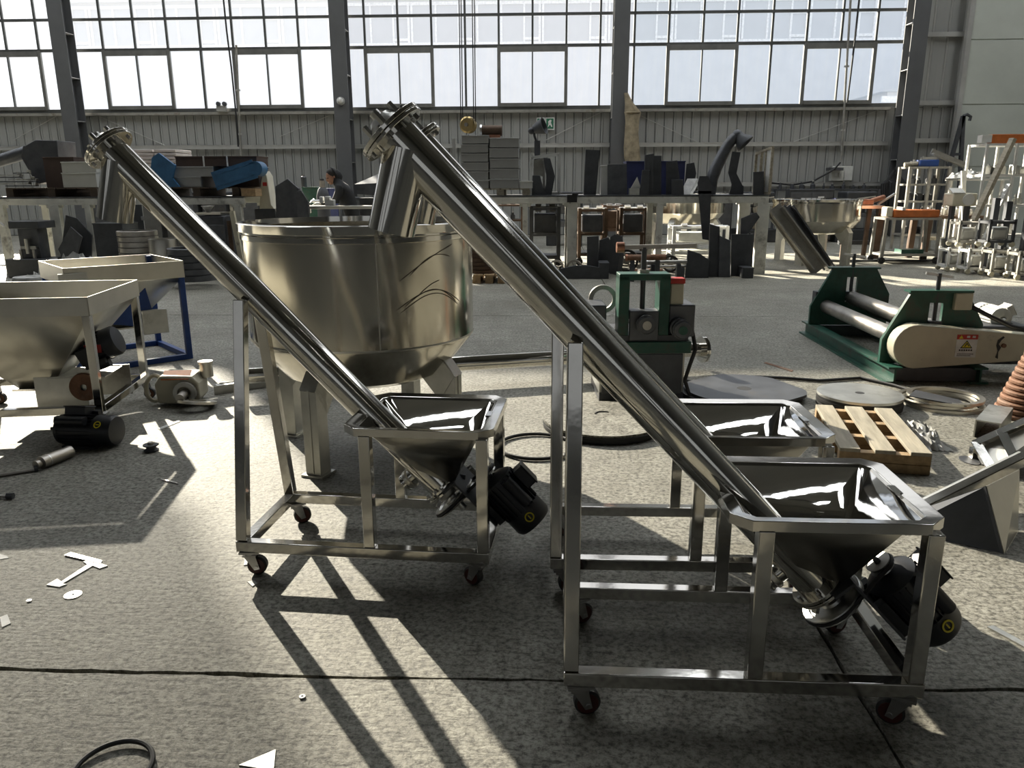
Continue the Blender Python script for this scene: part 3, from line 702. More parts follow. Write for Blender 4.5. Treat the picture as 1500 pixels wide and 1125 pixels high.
MB().cyl((-.20, .02, 1.04), (-.15, .02, 1.04), .035, n=18).build('handle_knob', 'copper_pink', gm_)
MB().box((-.015, .0, .60), (.20, .10, .06)).box((-.015, -.06, .53), (.19, .06, .20)).build('slide_block', 'mill_steel', gm_, .006)
for x, z, y0 in ((-.36, .53, -.16), (-.01, .545, -.16), (.23, .51, -.16)):
    r = MB()
    r.lathe([(.01, 0), (.052, 0), (.058, .006), (.058, .02), (.066, .022), (.066, .05), (.058, .052), (.058, .085), (.068, .088), (.068, .14), (.03, .142)], 30, (x, y0, z), (0, 1, 0))
    ro = r.build('roller', 'mill_steel', gm_)
    MB().cyl((x, y0-.005, z), (x, y0, z), .03, n=20).build('roller_cap', 'green_paint' if x != -.01 else 'shaft_steel', ro)
for x in (-.34, .26): MB().span((x-.10, -.02, .44), (x+.08, .26, .66)).build('bearing_box', 'mill_steel', gm_, .01)
MB().ring(.10, .07, .03, 32, (-.25, .26, .66), (0, 1, 0)).build('drive_gear', 'shaft_steel', gm_)
sw = MB().span((.17, .0, .62), (.26, .08, .80)).build('switch_box', 'cream_paint', gm_, .008)
MB().span((.165, -.005, .80), (.265, .085, .835)).build('switch_cover', 'red', sw, .004)
MB().tube([Vector(p) for p in ((.215, .04, .63), (.25, .03, .57), (.33, .02, .50), (.36, .0, .35), (.32, -.02, .24), (.29, -.03, .14), (.33, -.05, .02), (.45, -.06, .012), (.60, -.04, .012))], .014, 8).build('power_cable', 'cable', gm_)

# ------------------------------------------------------------------ plate rolling machine
rm = thing('plate_roller', 'green plate rolling machine with bare rolls and a cream belt guard', 'machine', (2.62, 5.72, 0), 0)
O = Vector((2.62, 5.72, 0))
near, far = Vector((0, 0, 0)), gp(1188, 492)-O
ax = (far-near).normalized(); far = ax*1.95; side = Vector((ax.y, -ax.x, 0))            # side points to the right
def RM(u, s, z): return ax*u + side*s + Vector((0, 0, z))
Mend = Matrix((side, Vector((0, 0, 1)), -ax)).transposed().to_4x4()
for s in (0.0, .62):
    c = MB().bar(RM(-.05, s+.0, .008), RM(1.98, s+.0, .008), .13, .016).bar(RM(-.05, s, .06), RM(1.98, s, .06), .014, .11).bar(RM(-.05, s, .117), RM(1.98, s, .117), .10, .014)
    c.build('base_beam', 'green_paint', rm)
for u in (.05, 1.85): MB().bar(RM(u, 0, .06), RM(u, .62, .06), .10, .10).build('cross_beam', 'dark_steel', rm)
out = [(-.05, .12), (-.05, .30), (.13, .66), (.54, .66), (.68, .42), (.68, .12)]
slot = (.27, .37, .30, .58)
for u in (.16, 1.80):
    e = MB()
    e.prism([(-.05, .12), (-.05, .30), (.13, .66), (.27, .66), (.27, .12)], .035).prism([(.37, .12), (.37, .66), (.54, .66), (.68, .42), (.68, .12)], .035).prism([(.27, .58), (.27, .66), (.37, .66), (.37, .58)], .035).prism([(.27, .12), (.27, .34), (.37, .34), (.37, .12)], .035)
    Mt = Mend.copy(); Mt.translation = RM(u, 0, 0); e.move(Mt)
    eo = e.build('end_frame', 'green_paint', rm)
    MB().bar(RM(u-.02, .10, .668), RM(u-.02, .56, .668), .11, .016).build('top_cap', 'green_paint', eo)
    MB().cyl(RM(u-.02, .32, .40), RM(u-.02, .32, .80), .016, n=14).build('screw', 'dark_steel', eo)
    MB().bar(RM(u-.02, .22, .80), RM(u-.02, .42, .77), .02).build('tommy_bar', 'zinc', eo)
    MB().box(RM(u-.02, .32, .40), (.10, .07, .09), Matrix((side, ax, Vector((0, 0, 1)))).transposed()).build('slide_block', 'mill_steel', eo, .005)
for s, z, r in ((.10, .30, .062), (.33, .385, .062), (.54, .27, .055)):
    MB().cyl(RM(.14, s, z), RM(1.82, s, z), r, n=36).cyl(RM(.05, s, z), RM(1.9, s, z), .03, n=16).build('roll', 'shaft_steel', rm)
MB().box(RM(1.83, .02, .33), (.05, .10, .22), Matrix((side, ax, Vector((0, 0, 1)))).transposed()).build('hinged_bearing', 'dark_steel', rm, .006)
# belt guard: tapering capsule in front of the near end
pts = []
for k in range(15): a_ = R_(90+180*k/14); pts.append((-.02+math.cos(a_)*.165, .275+math.sin(a_)*.165))
for k in range(9): a_ = R_(-80+150*k/8); pts.append((.93+math.cos(a_)*.085, .275+math.sin(a_)*.085))
Mg = Mend.copy(); Mg.translation = RM(.10, .16, 0)
G = MB().prism(pts, .13, Mg).build('belt_guard', 'cream_paint', rm, .01, 40, 3)
def onguard(x0, x1, y0, y1, th, mt, nm, par): return MB().prism([(x0, y0), (x1, y0), (x1, y1), (x0, y1)], th, Mg @ Matrix.Translation((0, 0, .131))).build(nm, mt, par)
LB = onguard(.26, .41, .20, .37, .002, 'label_white', 'warning_label', G)
onguard(.26, .41, .335, .37, .003, 'red', 'label_header', LB)
MB().prism([(.275, .341), (.305, .341), (.29, .366)], .004, Mg @ Matrix.Translation((0, 0, .131))).build('header_triangle', 'yellow', LB)
for x_ in (.33, .37): onguard(x_, x_+.022, .346, .362, .0036, 'label_white', 'header_character', LB)
MB().prism([(.29, .268), (.38, .268), (.335, .328)], .003, Mg @ Matrix.Translation((0, 0, .131))).build('triangle_border', 'label_ink', LB)
MB().prism([(.302, .275), (.368, .275), (.335, .318)], .004, Mg @ Matrix.Translation((0, 0, .131))).build('triangle_field', 'yellow', LB)
MB().prism([(.318, .280), (.325, .280), (.337, .300), (.350, .282), (.356, .284), (.338, .309), (.333, .309)], .005, Mg @ Matrix.Translation((0, 0, .131))).build('hand_symbol', 'label_ink', LB)
for k, (xa_, xb_, yy) in enumerate(((.285, .385, .248), (.275, .395, .222), (.275, .375, .210))):
    n_ = 6 if k == 0 else 10
    for q in range(n_):
        w_ = (xb_-xa_)/n_; onguard(xa_+q*w_, xa_+q*w_+w_*.72, yy, yy+(.012 if k == 0 else .006), .0028, 'label_ink', 'character', LB)
MB().cyl(Mg @ Vector((.60, .29, .125)), Mg @ Vector((.60, .29, .145)), .016, n=14).build('guard_bolt', 'rust', G)
MB().prism([(.555, .20), (.575, .19), (.57, .24), (.585, .275), (.565, .30), (.58, .33), (.60, .35), (.59, .36), (.555, .33), (.55, .29), (.565, .25)], .003, Mg @ Matrix.Translation((0, 0, .130))).build('crack_patch', 'label_ink', G)
mt_ = MB().box(RM(.36, .90, .24), (.40, .30, .30), Matrix((side, ax, Vector((0, 0, 1)))).transposed()).build('drive_housing', 'dark_steel', rm, .02)
motor(rm, frame_from(RM(.30, .92, .43), ax, (0, 0, 1)), .34, .085, name='drive_motor', sticker=False, mt='white_paint')
MB().box(RM(.12, .50, .595), (.13, .06, .13), Matrix((side, ax, Vector((0, 0, 1)))).transposed()).build('control_box', 'cream_paint', rm, .01)
MB().tube([RM(.12, .56, .56), RM(.12, .72, .48), RM(.15, .90, .40), RM(.18, 1.08, .36), RM(.20, 1.16, .28), RM(.2, 1.1, .2)], .016, 8).build('power_cable', 'cable', rm)

# ------------------------------------------------------------------ discs, rings, pallet, rusty rings
def disc_stack(label, c, r, n, th, m_top='mill_steel', hole=.03, cut=0.0, step=0.0, slot=False, name='steel_disc', m_low='black_rubber', group=None):
    for k in range(n):
        top = k == n-1
        T = thing(name, (label if n == 1 else ('uppermost of ' if top else ORD[k]+' disc of ')+label), 'disc', (c[0]+(random.uniform(-1, 1)*step if not top else 0), c[1]+random.uniform(-1, 1)*step*(not top), k*th*1.02), random.uniform(0, 1)*(0 if cut else 1), group)
        pts = []
        for i in range(48):
            a = 2*math.pi*i/48; x, y = math.cos(a)*r, math.sin(a)*r
            if cut:
                for ca in (-50, 22, 130): 
                    nx, ny = math.cos(R_(ca)), math.sin(R_(ca)); dd_ = x*nx+y*ny
                    if dd_ > r*cut: x -= nx*(dd_-r*cut); y -= ny*(dd_-r*cut)
            pts.append((x, y))
        MB().prism(pts, th).build('plate', m_top if top else m_low, T)
        MB().cyl((0, 0, th*.9), (0, 0, th+.0008), hole, n=18).build('bore', 'label_ink', T)
        if top and slot: MB().tube([(math.cos(a_)*.05+.04, math.sin(a_)*.05+.06, th) for a_ in [R_(20+k_*16) for k_ in range(9)]], .007, 5).build('slot_mark', 'label_ink', T)
gD = 'flat steel discs by the pallet'
disc_stack('dark disc pile with clipped edges beside the bending machine', (1.42, 5.30), .415, 3, .018, 'mill_steel', .05, .90, .03, group=gD)
disc_stack('tidy round disc stack behind the wooden pallet', (2.13, 5.08), .27, 5, .017, 'galvanised', .03, 0, .006, group=gD)
disc_stack('dusty wide disc stack on the bare floor behind the post', (.38, 4.58), .37, 4, .013, 'concrete', .004, 0, .012, True, group='dusty discs in the middle of the floor')
p = (-.03, 4.15)
T = thing('black_hoop', 'thin black hoop lying loose beside the dusty discs', 'hoop', (p[0], p[1], 0))
MB().tube(circle_path(.215, 36, z=.012), .010, 8, True).build('hoop', 'black_rubber', T); MB().box((.13, -.165, .012), (.05, .03, .02)).build('joint', 'shaft_steel', T)
gR = 'cut rings lying by the rolling machine'
for k, (x, y, r, z, lb) in enumerate(((2.70, 5.12, .255, .0, 'lowest bright ring lying between rolling machine and pallet'), (2.67, 5.15, .245, .022, 'middle bright ring lying between rolling machine and pallet'), (2.72, 5.13, .235, .044, 'top bright ring lying between rolling machine and pallet'))):
    T = thing('steel_ring', lb, 'ring', (x, y, z), 0, gR); MB().ring(r, r-.035, .018, 40).build('ring_plate', 'satin_steel', T)
T = thing('offcut_plate', 'dark offcut plate leaning across the bright rings', 'plate', (2.60, 5.02, .066), R_(-25)); MB().prism([(-.16, -.09), (.18, -.06), (.14, .08), (-.12, .12)], .006, Matrix.Rotation(R_(6), 4, 'Y')).build('sheet', 'dark_steel', T)

FLp, BLp = Vector((1.55, 3.86, 0)), Vector((1.70, 4.68, 0)); pd = (BLp-FLp); pl_len = pd.length; pang = math.atan2(pd.y, pd.x)-math.pi/2
pal = thing('wooden_pallet', 'worn wooden pallet with open slats lying on the floor', 'pallet', tuple(FLp), pang)
wp = .44
for k in range(3):
    x = .05+k*(wp-.10)/2; MB().span((x-.05, 0, .098), (x+.05, pl_len, .118)).build('top_slat', 'wood_grey', pal, .002)
for y in (.03, pl_len*.36, pl_len*.68, pl_len-.03):
    MB().span((0, y-.028, .05), (wp, y+.028, .098)).build('bearer', 'wood', pal, .002)
for y in (.03, pl_len*.36, pl_len*.68, pl_len-.03):
    MB().span((.0, y-.03, .0), (wp, y+.03, .048)).build('runner', 'wood', pal, .002)
# stack of rusty rings
cR = Vector((3.06, 4.86, 0)); tl = Vector((.028, .006, 0))
for k in range(15):
    T = thing('rusty_ring', ORD[k]+' rusty steel ring from the floor in the tall leaning stack', 'ring', tuple(cR+tl*k*.55+Vector((0, 0, k*.034))), random.random()*6, 'rusty rings stacked in a column')
    MB().lathe([(.12, 0), (.150, 0), (.158, .008), (.158, .022), (.150, .030), (.12, .030)], 28, closed=True).build('band', 'rust', T)
T = thing('steel_channel_piece', 'short grey steel channel lying open end forward by the rusty rings', 'channel', tuple(gp(1425, 640)), R_(-38))
MB().span((0, 0, .10), (.13, .42, .108)).span((0, 0, 0), (.008, .42, .10)).span((.122, 0, 0), (.13, .42, .10)).build('section', 'galvanised', T)
# clear plastic bag crumpled behind the pallet
def crumple(name, label, cat, loc, sx, sy, sz, m, n=18, seed=1, rough=.35):
    rnd = random.Random(seed); mb = MB(); vs = []; fs = []
    for j in range(n+1):
        for i in range(n+1):
            x, y = i/n*2-1, j/n*2-1; rr = math.hypot(x, y)
            h = max(0, 1-rr**1.6); h = h*(1-rough)+rough*rnd.random()*(1 if rr < .95 else 0)*h**.4 if h > 0 else 0
            vs.append((x*sx*(1-.12*rnd.random()*(rr > .6)), y*sy*(1-.12*rnd.random()*(rr > .6)), h*sz+.004))
    for j in range(n):
        for i in range(n): a = j*(n+1)+i; fs.append((a, a+1, a+n+2, a+n+1))
    mb.add(vs, fs); o = mb.build(name, m, None, 0, 60); o.location = loc; return tag(o, label, cat)
crumple('plastic_bag', 'crumpled clear plastic sheet on the floor at the right of the pallet', 'plastic', (2.20, 4.36, .0), .10, .22, .11, 'plastic_wrap', seed=4, rough=.6)
# tilted chute
ch = thing('sheet_chute', 'tilted stainless chute with a long rim lying before the rusty rings', 'chute', (0, 0, 0))
c0 = gp(1470, 812); c1 = gp(1318, 776); c2 = gp(1490, 778); ch.location = c0
def tp(u, v, Y): return at(u, v, Y)-c0
kx = tp(1444, 712, 3.06); lf = tp(1330, 752, c1.y+.12); rt_ = tp(1492, 688, c2.y+.15)
MB().sheet([Vector((0, 0, .002)), kx, lf, c1-c0+Vector((0, 0, .002))], .004).build('side_plate', 'dark_steel', ch)
MB().sheet([Vector((0, 0, .002)), c2-c0+Vector((0, 0, .002)), rt_, kx], .004).build('end_plate', 'satin_steel', ch)
rs, re = lf+Vector((0, -.02, .02)), tp(1510, 662, 3.55)
MB().bar(rs, re, .05, .006).bar(rs+Vector((0, -.02, -.02)), re+Vector((0, -.02, -.02)), .006, .05).build('front_rim', 'polished_frame', ch)
rs2, re2 = rs+Vector((.30, .62, .0)), re+Vector((.25, .5, .05))
MB().bar(re, re2+Vector((.1, .1, 0)), .05, .02).build('end_rim', 'polished_frame', ch)
MB().bar(rs+Vector((.02, .05, -.03)), re+Vector((.02, .05, -.03)), .09, .004).build('rim_flange', 'satin_steel', ch)
fr = thing('angle_frame', 'small stainless angle frame lying open behind the tilted chute', 'frame', tuple(gp(1430, 672))); f0 = gp(1430, 672)
q0, q1, q2, q3 = [at(u, v, Y)-f0 for u, v, Y in ((1430, 648, 4.05), (1510, 612, 4.25), (1515, 650, 3.85), (1455, 690, 3.80))]
for a_, b_ in ((q0, q1), (q2, q3), (q0, q3)): MB().bar(a_, b_, .05, .006).bar(a_+Vector((0, 0, -.025)), b_+Vector((0, 0, -.025)), .006, .05).build('angle_bar', 'polished_frame', fr)
MB().bar(q0.lerp(q1, .45), q3.lerp(q2, .5), .05, .006).build('cross_bar', 'polished_frame', fr)
MB().sheet([q0.lerp(q1, .1)-Vector((0, 0, .04)), q1-Vector((0, 0, .04)), q2-Vector((0, 0, .04)), q3-Vector((0, 0, .04))], .003).build('tray_sheet', 'satin_steel', fr)
for q in (q0, q3): MB().span((q.x-.02, q.y-.02, -f0.z), (q.x+.02, q.y+.02, q.z-.03)).build('foot', 'polished_frame', fr)
# cable across the floor
pts = [gp(1005, 560), gp(1035, 566), gp(1060, 562), gp(1100, 554), gp(1150, 556), gp(1200, 560), gp(1260, 556), gp(1310, 567), gp(1345, 578)]
solo(MB().tube([p+Vector((0, 0, .013)) for p in pts], .012, 8), 'floor_cable', 'cable', 'black power cable snaking over the floor towards the rolling machine', 'cable')

# ------------------------------------------------------------------ scraps on the floor
def flat(name, label, cat, px, th=.004, m='paper', z=.0):
    P = [gp(u, v) for u, v in px]; c = sum(P, Vector())/len(P)
    o = MB().prism([(p.x-c.x, p.y-c.y) for p in P], th).build(name, m); o.location = (c.x, c.y, z+.0005); return tag(o, label, cat)
flat('bracket_offcut', 'flat Z-shaped pale metal bracket lying on the floor', 'bracket', ((68, 858), (84, 849), (90, 853), (128, 828), (122, 824), (132, 821), (158, 830), (146, 834), (136, 830), (92, 856), (98, 857), (87, 861)), .004, 'white_paint')
flat('narrow_offcut', 'narrow dark metal strip beside the flat bracket', 'scrap', ((95, 815), (104, 811), (150, 823), (147, 827)), .006, 'satin_steel')
flat('paper_scrap', 'white square of paper lying near the floor crack', 'paper', ((0, 905), (11, 901), (16, 914), (3, 920)), .003)
flat('torn_paper', 'torn white paper corner near the flat bracket', 'paper', ((0, 812), (10, 815), (13, 818), (0, 820)), .002)
flat('sheet_offcut', 'pale sheet metal triangle lying in the long frame shadow', 'sheet', ((350, 1122), (404, 1099), (401, 1130)), .003, 'galvanised')
flat('metal_strip', 'thin pale metal strip lying alone behind the loose motor', 'strip', ((231, 628), (262, 616), (264, 618), (234, 630)), .003, 'paper')
flat('steel_pin', 'thin steel pin lying alone between loose motor and feeder', 'pin', ((235, 702), (259, 708), (261, 710), (236, 704)), .006, 'shaft_steel')
flat('card_scrap', 'small white card beside the feeder front caster', 'card', ((357, 829), (360, 813), (376, 811), (372, 826)), .003)
flat('card_corner', 'tiny white chip of card below the feeder caster', 'card', ((362, 853), (372, 851), (377, 855), (370, 860)), .003)
flat('board_offcut', 'thin pale board offcut beyond the front feeder motor', 'board', ((1446, 920), (1455, 918), (1505, 945), (1505, 952)), .005, 'galvanised')
flat('twig_strip', 'thin brown strip on the floor in front of the rolling machine', 'strip', ((1119, 532), (1122, 531), (1162, 543), (1160, 545)), .004, 'rust')
for (u, v, r, lb) in ((107, 872, .030, 'thin grey steel washer disc below the flat bracket'), ):
    p = gp(u, v); T = thing('washer', lb, 'washer', (p.x, p.y, .0005)); MB().ring(r, .006, .003, 28).build('washer_ring', 'shaft_steel', T)
for (u, v, r, lb) in ((43, 881, .008, 'tiny bright nut near the grey washer disc'), (443, 1022, .009, 'tiny bright washer below the floor crack')):
    p = gp(u, v); T = thing('small_washer', lb, 'washer', (p.x, p.y, .0005)); MB().ring(r, r*.4, .005, 20).build('washer_ring', 'zinc', T)
p = gp(165, 1130)
solo(MB().tube([Vector((math.cos(a_)*.095, math.sin(a_)*.095, .008+.006*math.sin(a_))) for a_ in [R_(-20+k*11) for k in range(22)]], .007, 8), 'rubber_hose', 'black_rubber', 'curved black rubber hose lying on the floor in front', 'hose', loc=(p.x, p.y, 0))
p = gp(1342, 650); solo(MB().prism([(math.cos(a_)*.045, math.sin(a_)*.07) for a_ in [2*math.pi*k/24 for k in range(24)]], .004), 'oval_blank', 'mill_steel', 'dark oval blank lying between pallet and tilted chute', 'blank', loc=tuple(gp(1420, 675)))
# ------------------------------------------------------------------ background benches
BY, BZ = 12.90, 1.27                     # front edge and top of the long benches
def xz(u, v, Y): p = at(u, v, Y); return p.x, p.z
def bench(label, u0, u1, legs, depth=1.3):
    x0, x1 = at(u0, 285, BY).x, at(u1, 285, BY).x
    T = thing('work_bench', label, 'bench', ((x0+x1)/2, BY, 0)); c = (x0+x1)/2
    MB().span((x0-c, 0, BZ-.13), (x1-c, .06, BZ-.012)).span((x0-c, .0, BZ-.03), (x1-c, .09, BZ-.012)).build('front_beam', 'bench_paint', T, .004)
    MB().span((x0-c, depth-.06, BZ-.13), (x1-c, depth, BZ-.012)).build('rear_beam', 'bench_paint', T, .004)
    MB().span((x0-c, 0, BZ-.012), (x1-c, depth, BZ)).build('top_sheet', 'dark_steel', T)
    for u, w, b in legs:
        x = at(u, 330, BY).x-c
        for y in ((.0, depth-.1) if b else (.0,)):
            MB().span((x-w/2, y, 0), (x+w/2, y+.10, BZ-.13)).span((x-w/2-.05, y+.02, BZ-.18), (x+w/2+.05, y+.08, BZ-.13)).build('leg', 'bench_paint', T, .005)
    return T
bench('grey steel work bench carrying hood, cartons and sheet boxes', -40, 357, ((3, .12, 1), (82, .17, 0), (131, .10, 0), (350, .12, 1)))
bench('long grey steel work bench carrying stacked grey boxes', 612, 1127, ((640, .12, 1), (769, .08, 0), (838, .16, 1), (966, .10, 1), (1117, .19, 1)))
def sbox(name, label, cat, u0, u1, v0, v1, Y, depth, m, group=None, lip=.02, z0=None, rz=0, band=None, rest=None):
    """folded sheet box: body, rim lip and a recessed front panel"""
    xa, zt = xz(u0, (v0+v1)/2, Y)[0], xz(u0, v0, Y)[1]; xb = xz(u1, (v0+v1)/2, Y)[0]; zb = xz(u0, v1, Y)[1] if z0 is None else z0
    T = thing(name, label, cat, ((xa+xb)/2, Y, zb), rz, group); w = (xb-xa)/2; h = zt-zb
    MB().span((-w, 0, 0), (w, depth, h-.004)).build('body', m, T, .006)
    MB().span((-w-.006, -.008, h-lip), (w+.006, depth+.008, h)).build('lid', m, T, .003)
    if band:
        for k in band: MB().span((-w+2*w*k-.012, -.012, -.001), (-w+2*w*k+.012, depth+.012, h+.003)).build('strap', 'label_white', T)
    return T, zt
def plate(name, label, cat, pts, Y, m='dark_steel', th=.03, fold=.10, group=None, Y2=None, zfix=None):
    """standing bent sheet; outline in photo pixels at the depth it stands"""
    P = [at(u, v, Y) for u, v in pts]
    if zfix is not None:
        zm = min(p.z for p in P); P = [Vector((p.x, p.y, zfix if p.z < zm+.03 else p.z)) for p in P]
    c = Vector((sum(p.x for p in P)/len(P), Y, min(p.z for p in P)))
    T = thing(name, label, cat, tuple(c), 0, group)
    Mx = Matrix.Translation((0, th, 0)) @ Matrix.Rotation(R_(90), 4, 'X')
    MB().prism([(p.x-c.x, p.z-c.z) for p in P], th, Mx).build('sheet', m, T, .003)
    i = max(range(len(P)), key=lambda k: P[k].x + (P[k].z*.01)); j = (i+1) % len(P); k = (i-1) % len(P)
    if abs(P[k].z-P[i].z) > abs(P[j].z-P[i].z): j = k
    a, b = P[i]-c, P[j]-c
    if fold: MB().sheet([a, b, b+Vector((0, fold, 0)), a+Vector((0, fold, 0))], -.012).build('folded_edge', m, T)
    return T
def pallet(label, u0, u1, Y, z0, depth=1.0, h=.14, m='wood_dark', group='pallets on the benches'):
    xa, xb = at(u0, 280, Y).x, at(u1, 280, Y).x; w = (xb-xa)/2
    T = thing('bench_pallet', label, 'pallet', ((xa+xb)/2, Y, z0), 0, group)
    n = max(3, int((xb-xa)/.16))
    for k in range(n): MB().span((-w+k*2*w/n+.01, 0, h-.022), (-w+(k+1)*2*w/n-.01, depth, h)).build('deck_board', m, T)
    for x in (-w, -.06, w-.12): MB().span((x, .01, .022), (x+.12, depth-.01, h-.022)).build('block', m, T)
    for x in (-w, -.06, w-.12): MB().span((x, 0, 0), (x+.12, depth, .022)).build('runner', m, T)
    return T
# ---- on the left bench
PH = .15; PZ = BZ+PH
pallet('dark wooden pallet under the brown carton and pale boxes', 8, 142, BY+.1, BZ, 1.15, PH)
pallet('dark wooden pallet under the banded cartons and blue chute', 225, 350, BY+.1, BZ, 1.1, PH)
hd = thing('fume_hood', 'dark grey sheet metal fume hood with a round duct on the bench', 'hood', (at(62, 262, 13.68).x, 13.68, PZ))
A_ = [at(u, v, 13.68)-Vector(hd.location) for u, v in ((54, 205), (86, 206), (90, 262), (56, 270), (33, 230), (36, 216))]
for p in A_: p.z = max(p.z, 0)
MB().prism([(p.x, p.z) for p in A_], .55, Matrix.Translation((0, .5, 0)) @ Matrix.Rotation(R_(90), 4, 'X')).build('hood_shell', 'mill_steel', hd, .01)
q0 = at(40, 223, 13.8)-Vector(hd.location); q1 = at(-25, 243, 13.8)-Vector(hd.location)
MB().lathe([(.11, 0), (.10, (q1-q0).length)], 24, q0, q1-q0).build('duct', 'mill_steel', hd)
sbox('brown_carton', 'plain brown carton standing next to the fume hood', 'carton', 65, 110, 230, 270, BY+.40, .34, 'cardboard', z0=PZ)
_, z = sbox('pale_steel_box', 'lower pale steel box beside the brown carton', 'box', 91, 141, 253, 268, BY+.12, .24, 'pale_box', 'pale steel boxes on the left bench', z0=PZ)
sbox('pale_steel_box', 'upper pale steel box beside the brown carton', 'box', 90, 140, 237, 252.5, BY+.12, .24, 'pale_box', 'pale steel boxes on the left bench', z0=z)
for k in range(7):
    a, b = at(random.uniform(-8, 15), random.uniform(249, 266), 13.15), at(random.uniform(30, 54), random.uniform(251, 268), 13.15)
    a.z = b.z = PZ+.03+.035*k; a.y += random.uniform(-.2, .2)
    T = thing('flat_bar', 'loose bright flat bar in the heap before the fume hood', 'bar', tuple(a), 0, 'flat bars heaped on the left bench')
    MB().bar((0, 0, 0), b-a, .07, .018).build('bar_length', 'galvanised' if k % 2 else 'mill_steel', T); MB().bar((b-a)*.98, (b-a)*1.0+Vector((0, 0, .05)), .07, .014).build('bent_end', 'galvanised', T)
for k, (u0, u1) in enumerate(((193, 224), (226, 258))):
    xa, xb = at(u0, 230, 14.9).x, at(u1, 230, 14.9).x; za, zb_ = at(200, 250, 14.9).z, at(200, 218.5, 14.9).z
    T = thing('corrugated_stack', ('nearer to the blue sheet: ' if k else 'farther from the blue sheet: ')+'white corrugated plastic stack by the wall', 'crate', ((xa+xb)/2, 14.9, 0), 0, 'white corrugated stacks'); w = (xb-xa)/2
    MB().span((-w*.8, .1, 0), (w*.8, .6, za)).build('stand', 'dark_steel', T)
    for r in range(6): MB().span((-w+random.uniform(0, .02), 0, za+(zb_-za)*r/6+.006), (w-random.uniform(0, .02), .7, za+(zb_-za)*(r+1)/6-.006)).build('layer', 'corrugated_white', T, .008)
plate('blue_sheet_part', 'pointed blue sheet metal part standing on the left bench', 'sheet', ((219, 268), (222, 231), (232, 224), (256, 242), (252, 262), (262, 274), (232, 278)), BY+.10, 'blue_sheet', .06, .05, zfix=PZ)
_, z = sbox('grey_steel_box', 'lowest grey steel box on the pallet beside the blue sheet', 'box', 244, 294, 259, 275, BY+.2, .6, 'grey_box', 'grey boxes on the left bench', z0=PZ)
_, z2 = sbox('grey_steel_box', 'grey steel box lying under the banded brown carton', 'box', 251, 312, 244, 258.7, BY+.22, .6, 'grey_box', 'grey boxes on the left bench', z0=z)
sbox('brown_long_carton', 'long flat brown carton with white straps on the pile', 'carton', 257, 376, 229, 244, BY+.25, .55, 'cardboard', z0=z2, band=(.35, .64))
sbox('brown_square_carton', 'brown carton standing behind the tilted blue chute', 'carton', 318, 379, 245.5, 273, BY+.5, .5, 'cardboard', z0=PZ)
bc = thing('blue_chute', 'tilted blue painted chute with a rounded end on the pallet', 'chute', (at(340, 270, BY).x, BY+.05, PZ))
a, b = at(312, 268, BY)-Vector(bc.location), at(372, 247, BY)-Vector(bc.location); a.y = b.y = 0; a.z = max(a.z, .09)
MB().bar(a, b, .30, .012, (0, -1, 0)).bar(a+Vector((0, .13, .10)), b+Vector((0, .13, .10)), .28, .012).bar(a+Vector((0, .13, -.09)), b+Vector((0, .13, -.09)), .28, .012).build('trough', 'blue_sheet', bc)
MB().cyl(b+Vector((0, -.01, 0)), b+Vector((0, .26, 0)), .12, n=24).build('rounded_end', 'blue_sheet', bc)
sbox('wood_block', 'yellowish wooden block at the end of the left bench', 'wood', 353, 374, 276, 283.5, BY+.02, .3, 'wood', z0=BZ, lip=.01)
mp_ = thing('cream_machine_guard', 'cream painted machine guard standing at the bench end', 'guard', (at(385, 300, 13.3).x, 13.3, 0)); L0 = Vector(mp_.location)
PP = [at(u, v, 13.3)-L0 for u, v in ((382, 268), (386, 250), (391, 258), (397, 300), (402, 306), (380, 306))]
MB().prism([(p.x, p.z) for p in PP], .3, Matrix.Translation((0, .3, 0)) @ Matrix.Rotation(R_(90), 4, 'X')).build('guard_plate', 'cream_paint', mp_, .01)
MB().span((-.15, 0, 0), (.2, .3, PP[-1].z)).build('pedestal', 'dark_steel', mp_)
MB().box((PP[0].x+.07, -.008, PP[0].z-.02), (.07, .006, .06)).build('maker_plate', 'red', mp_)
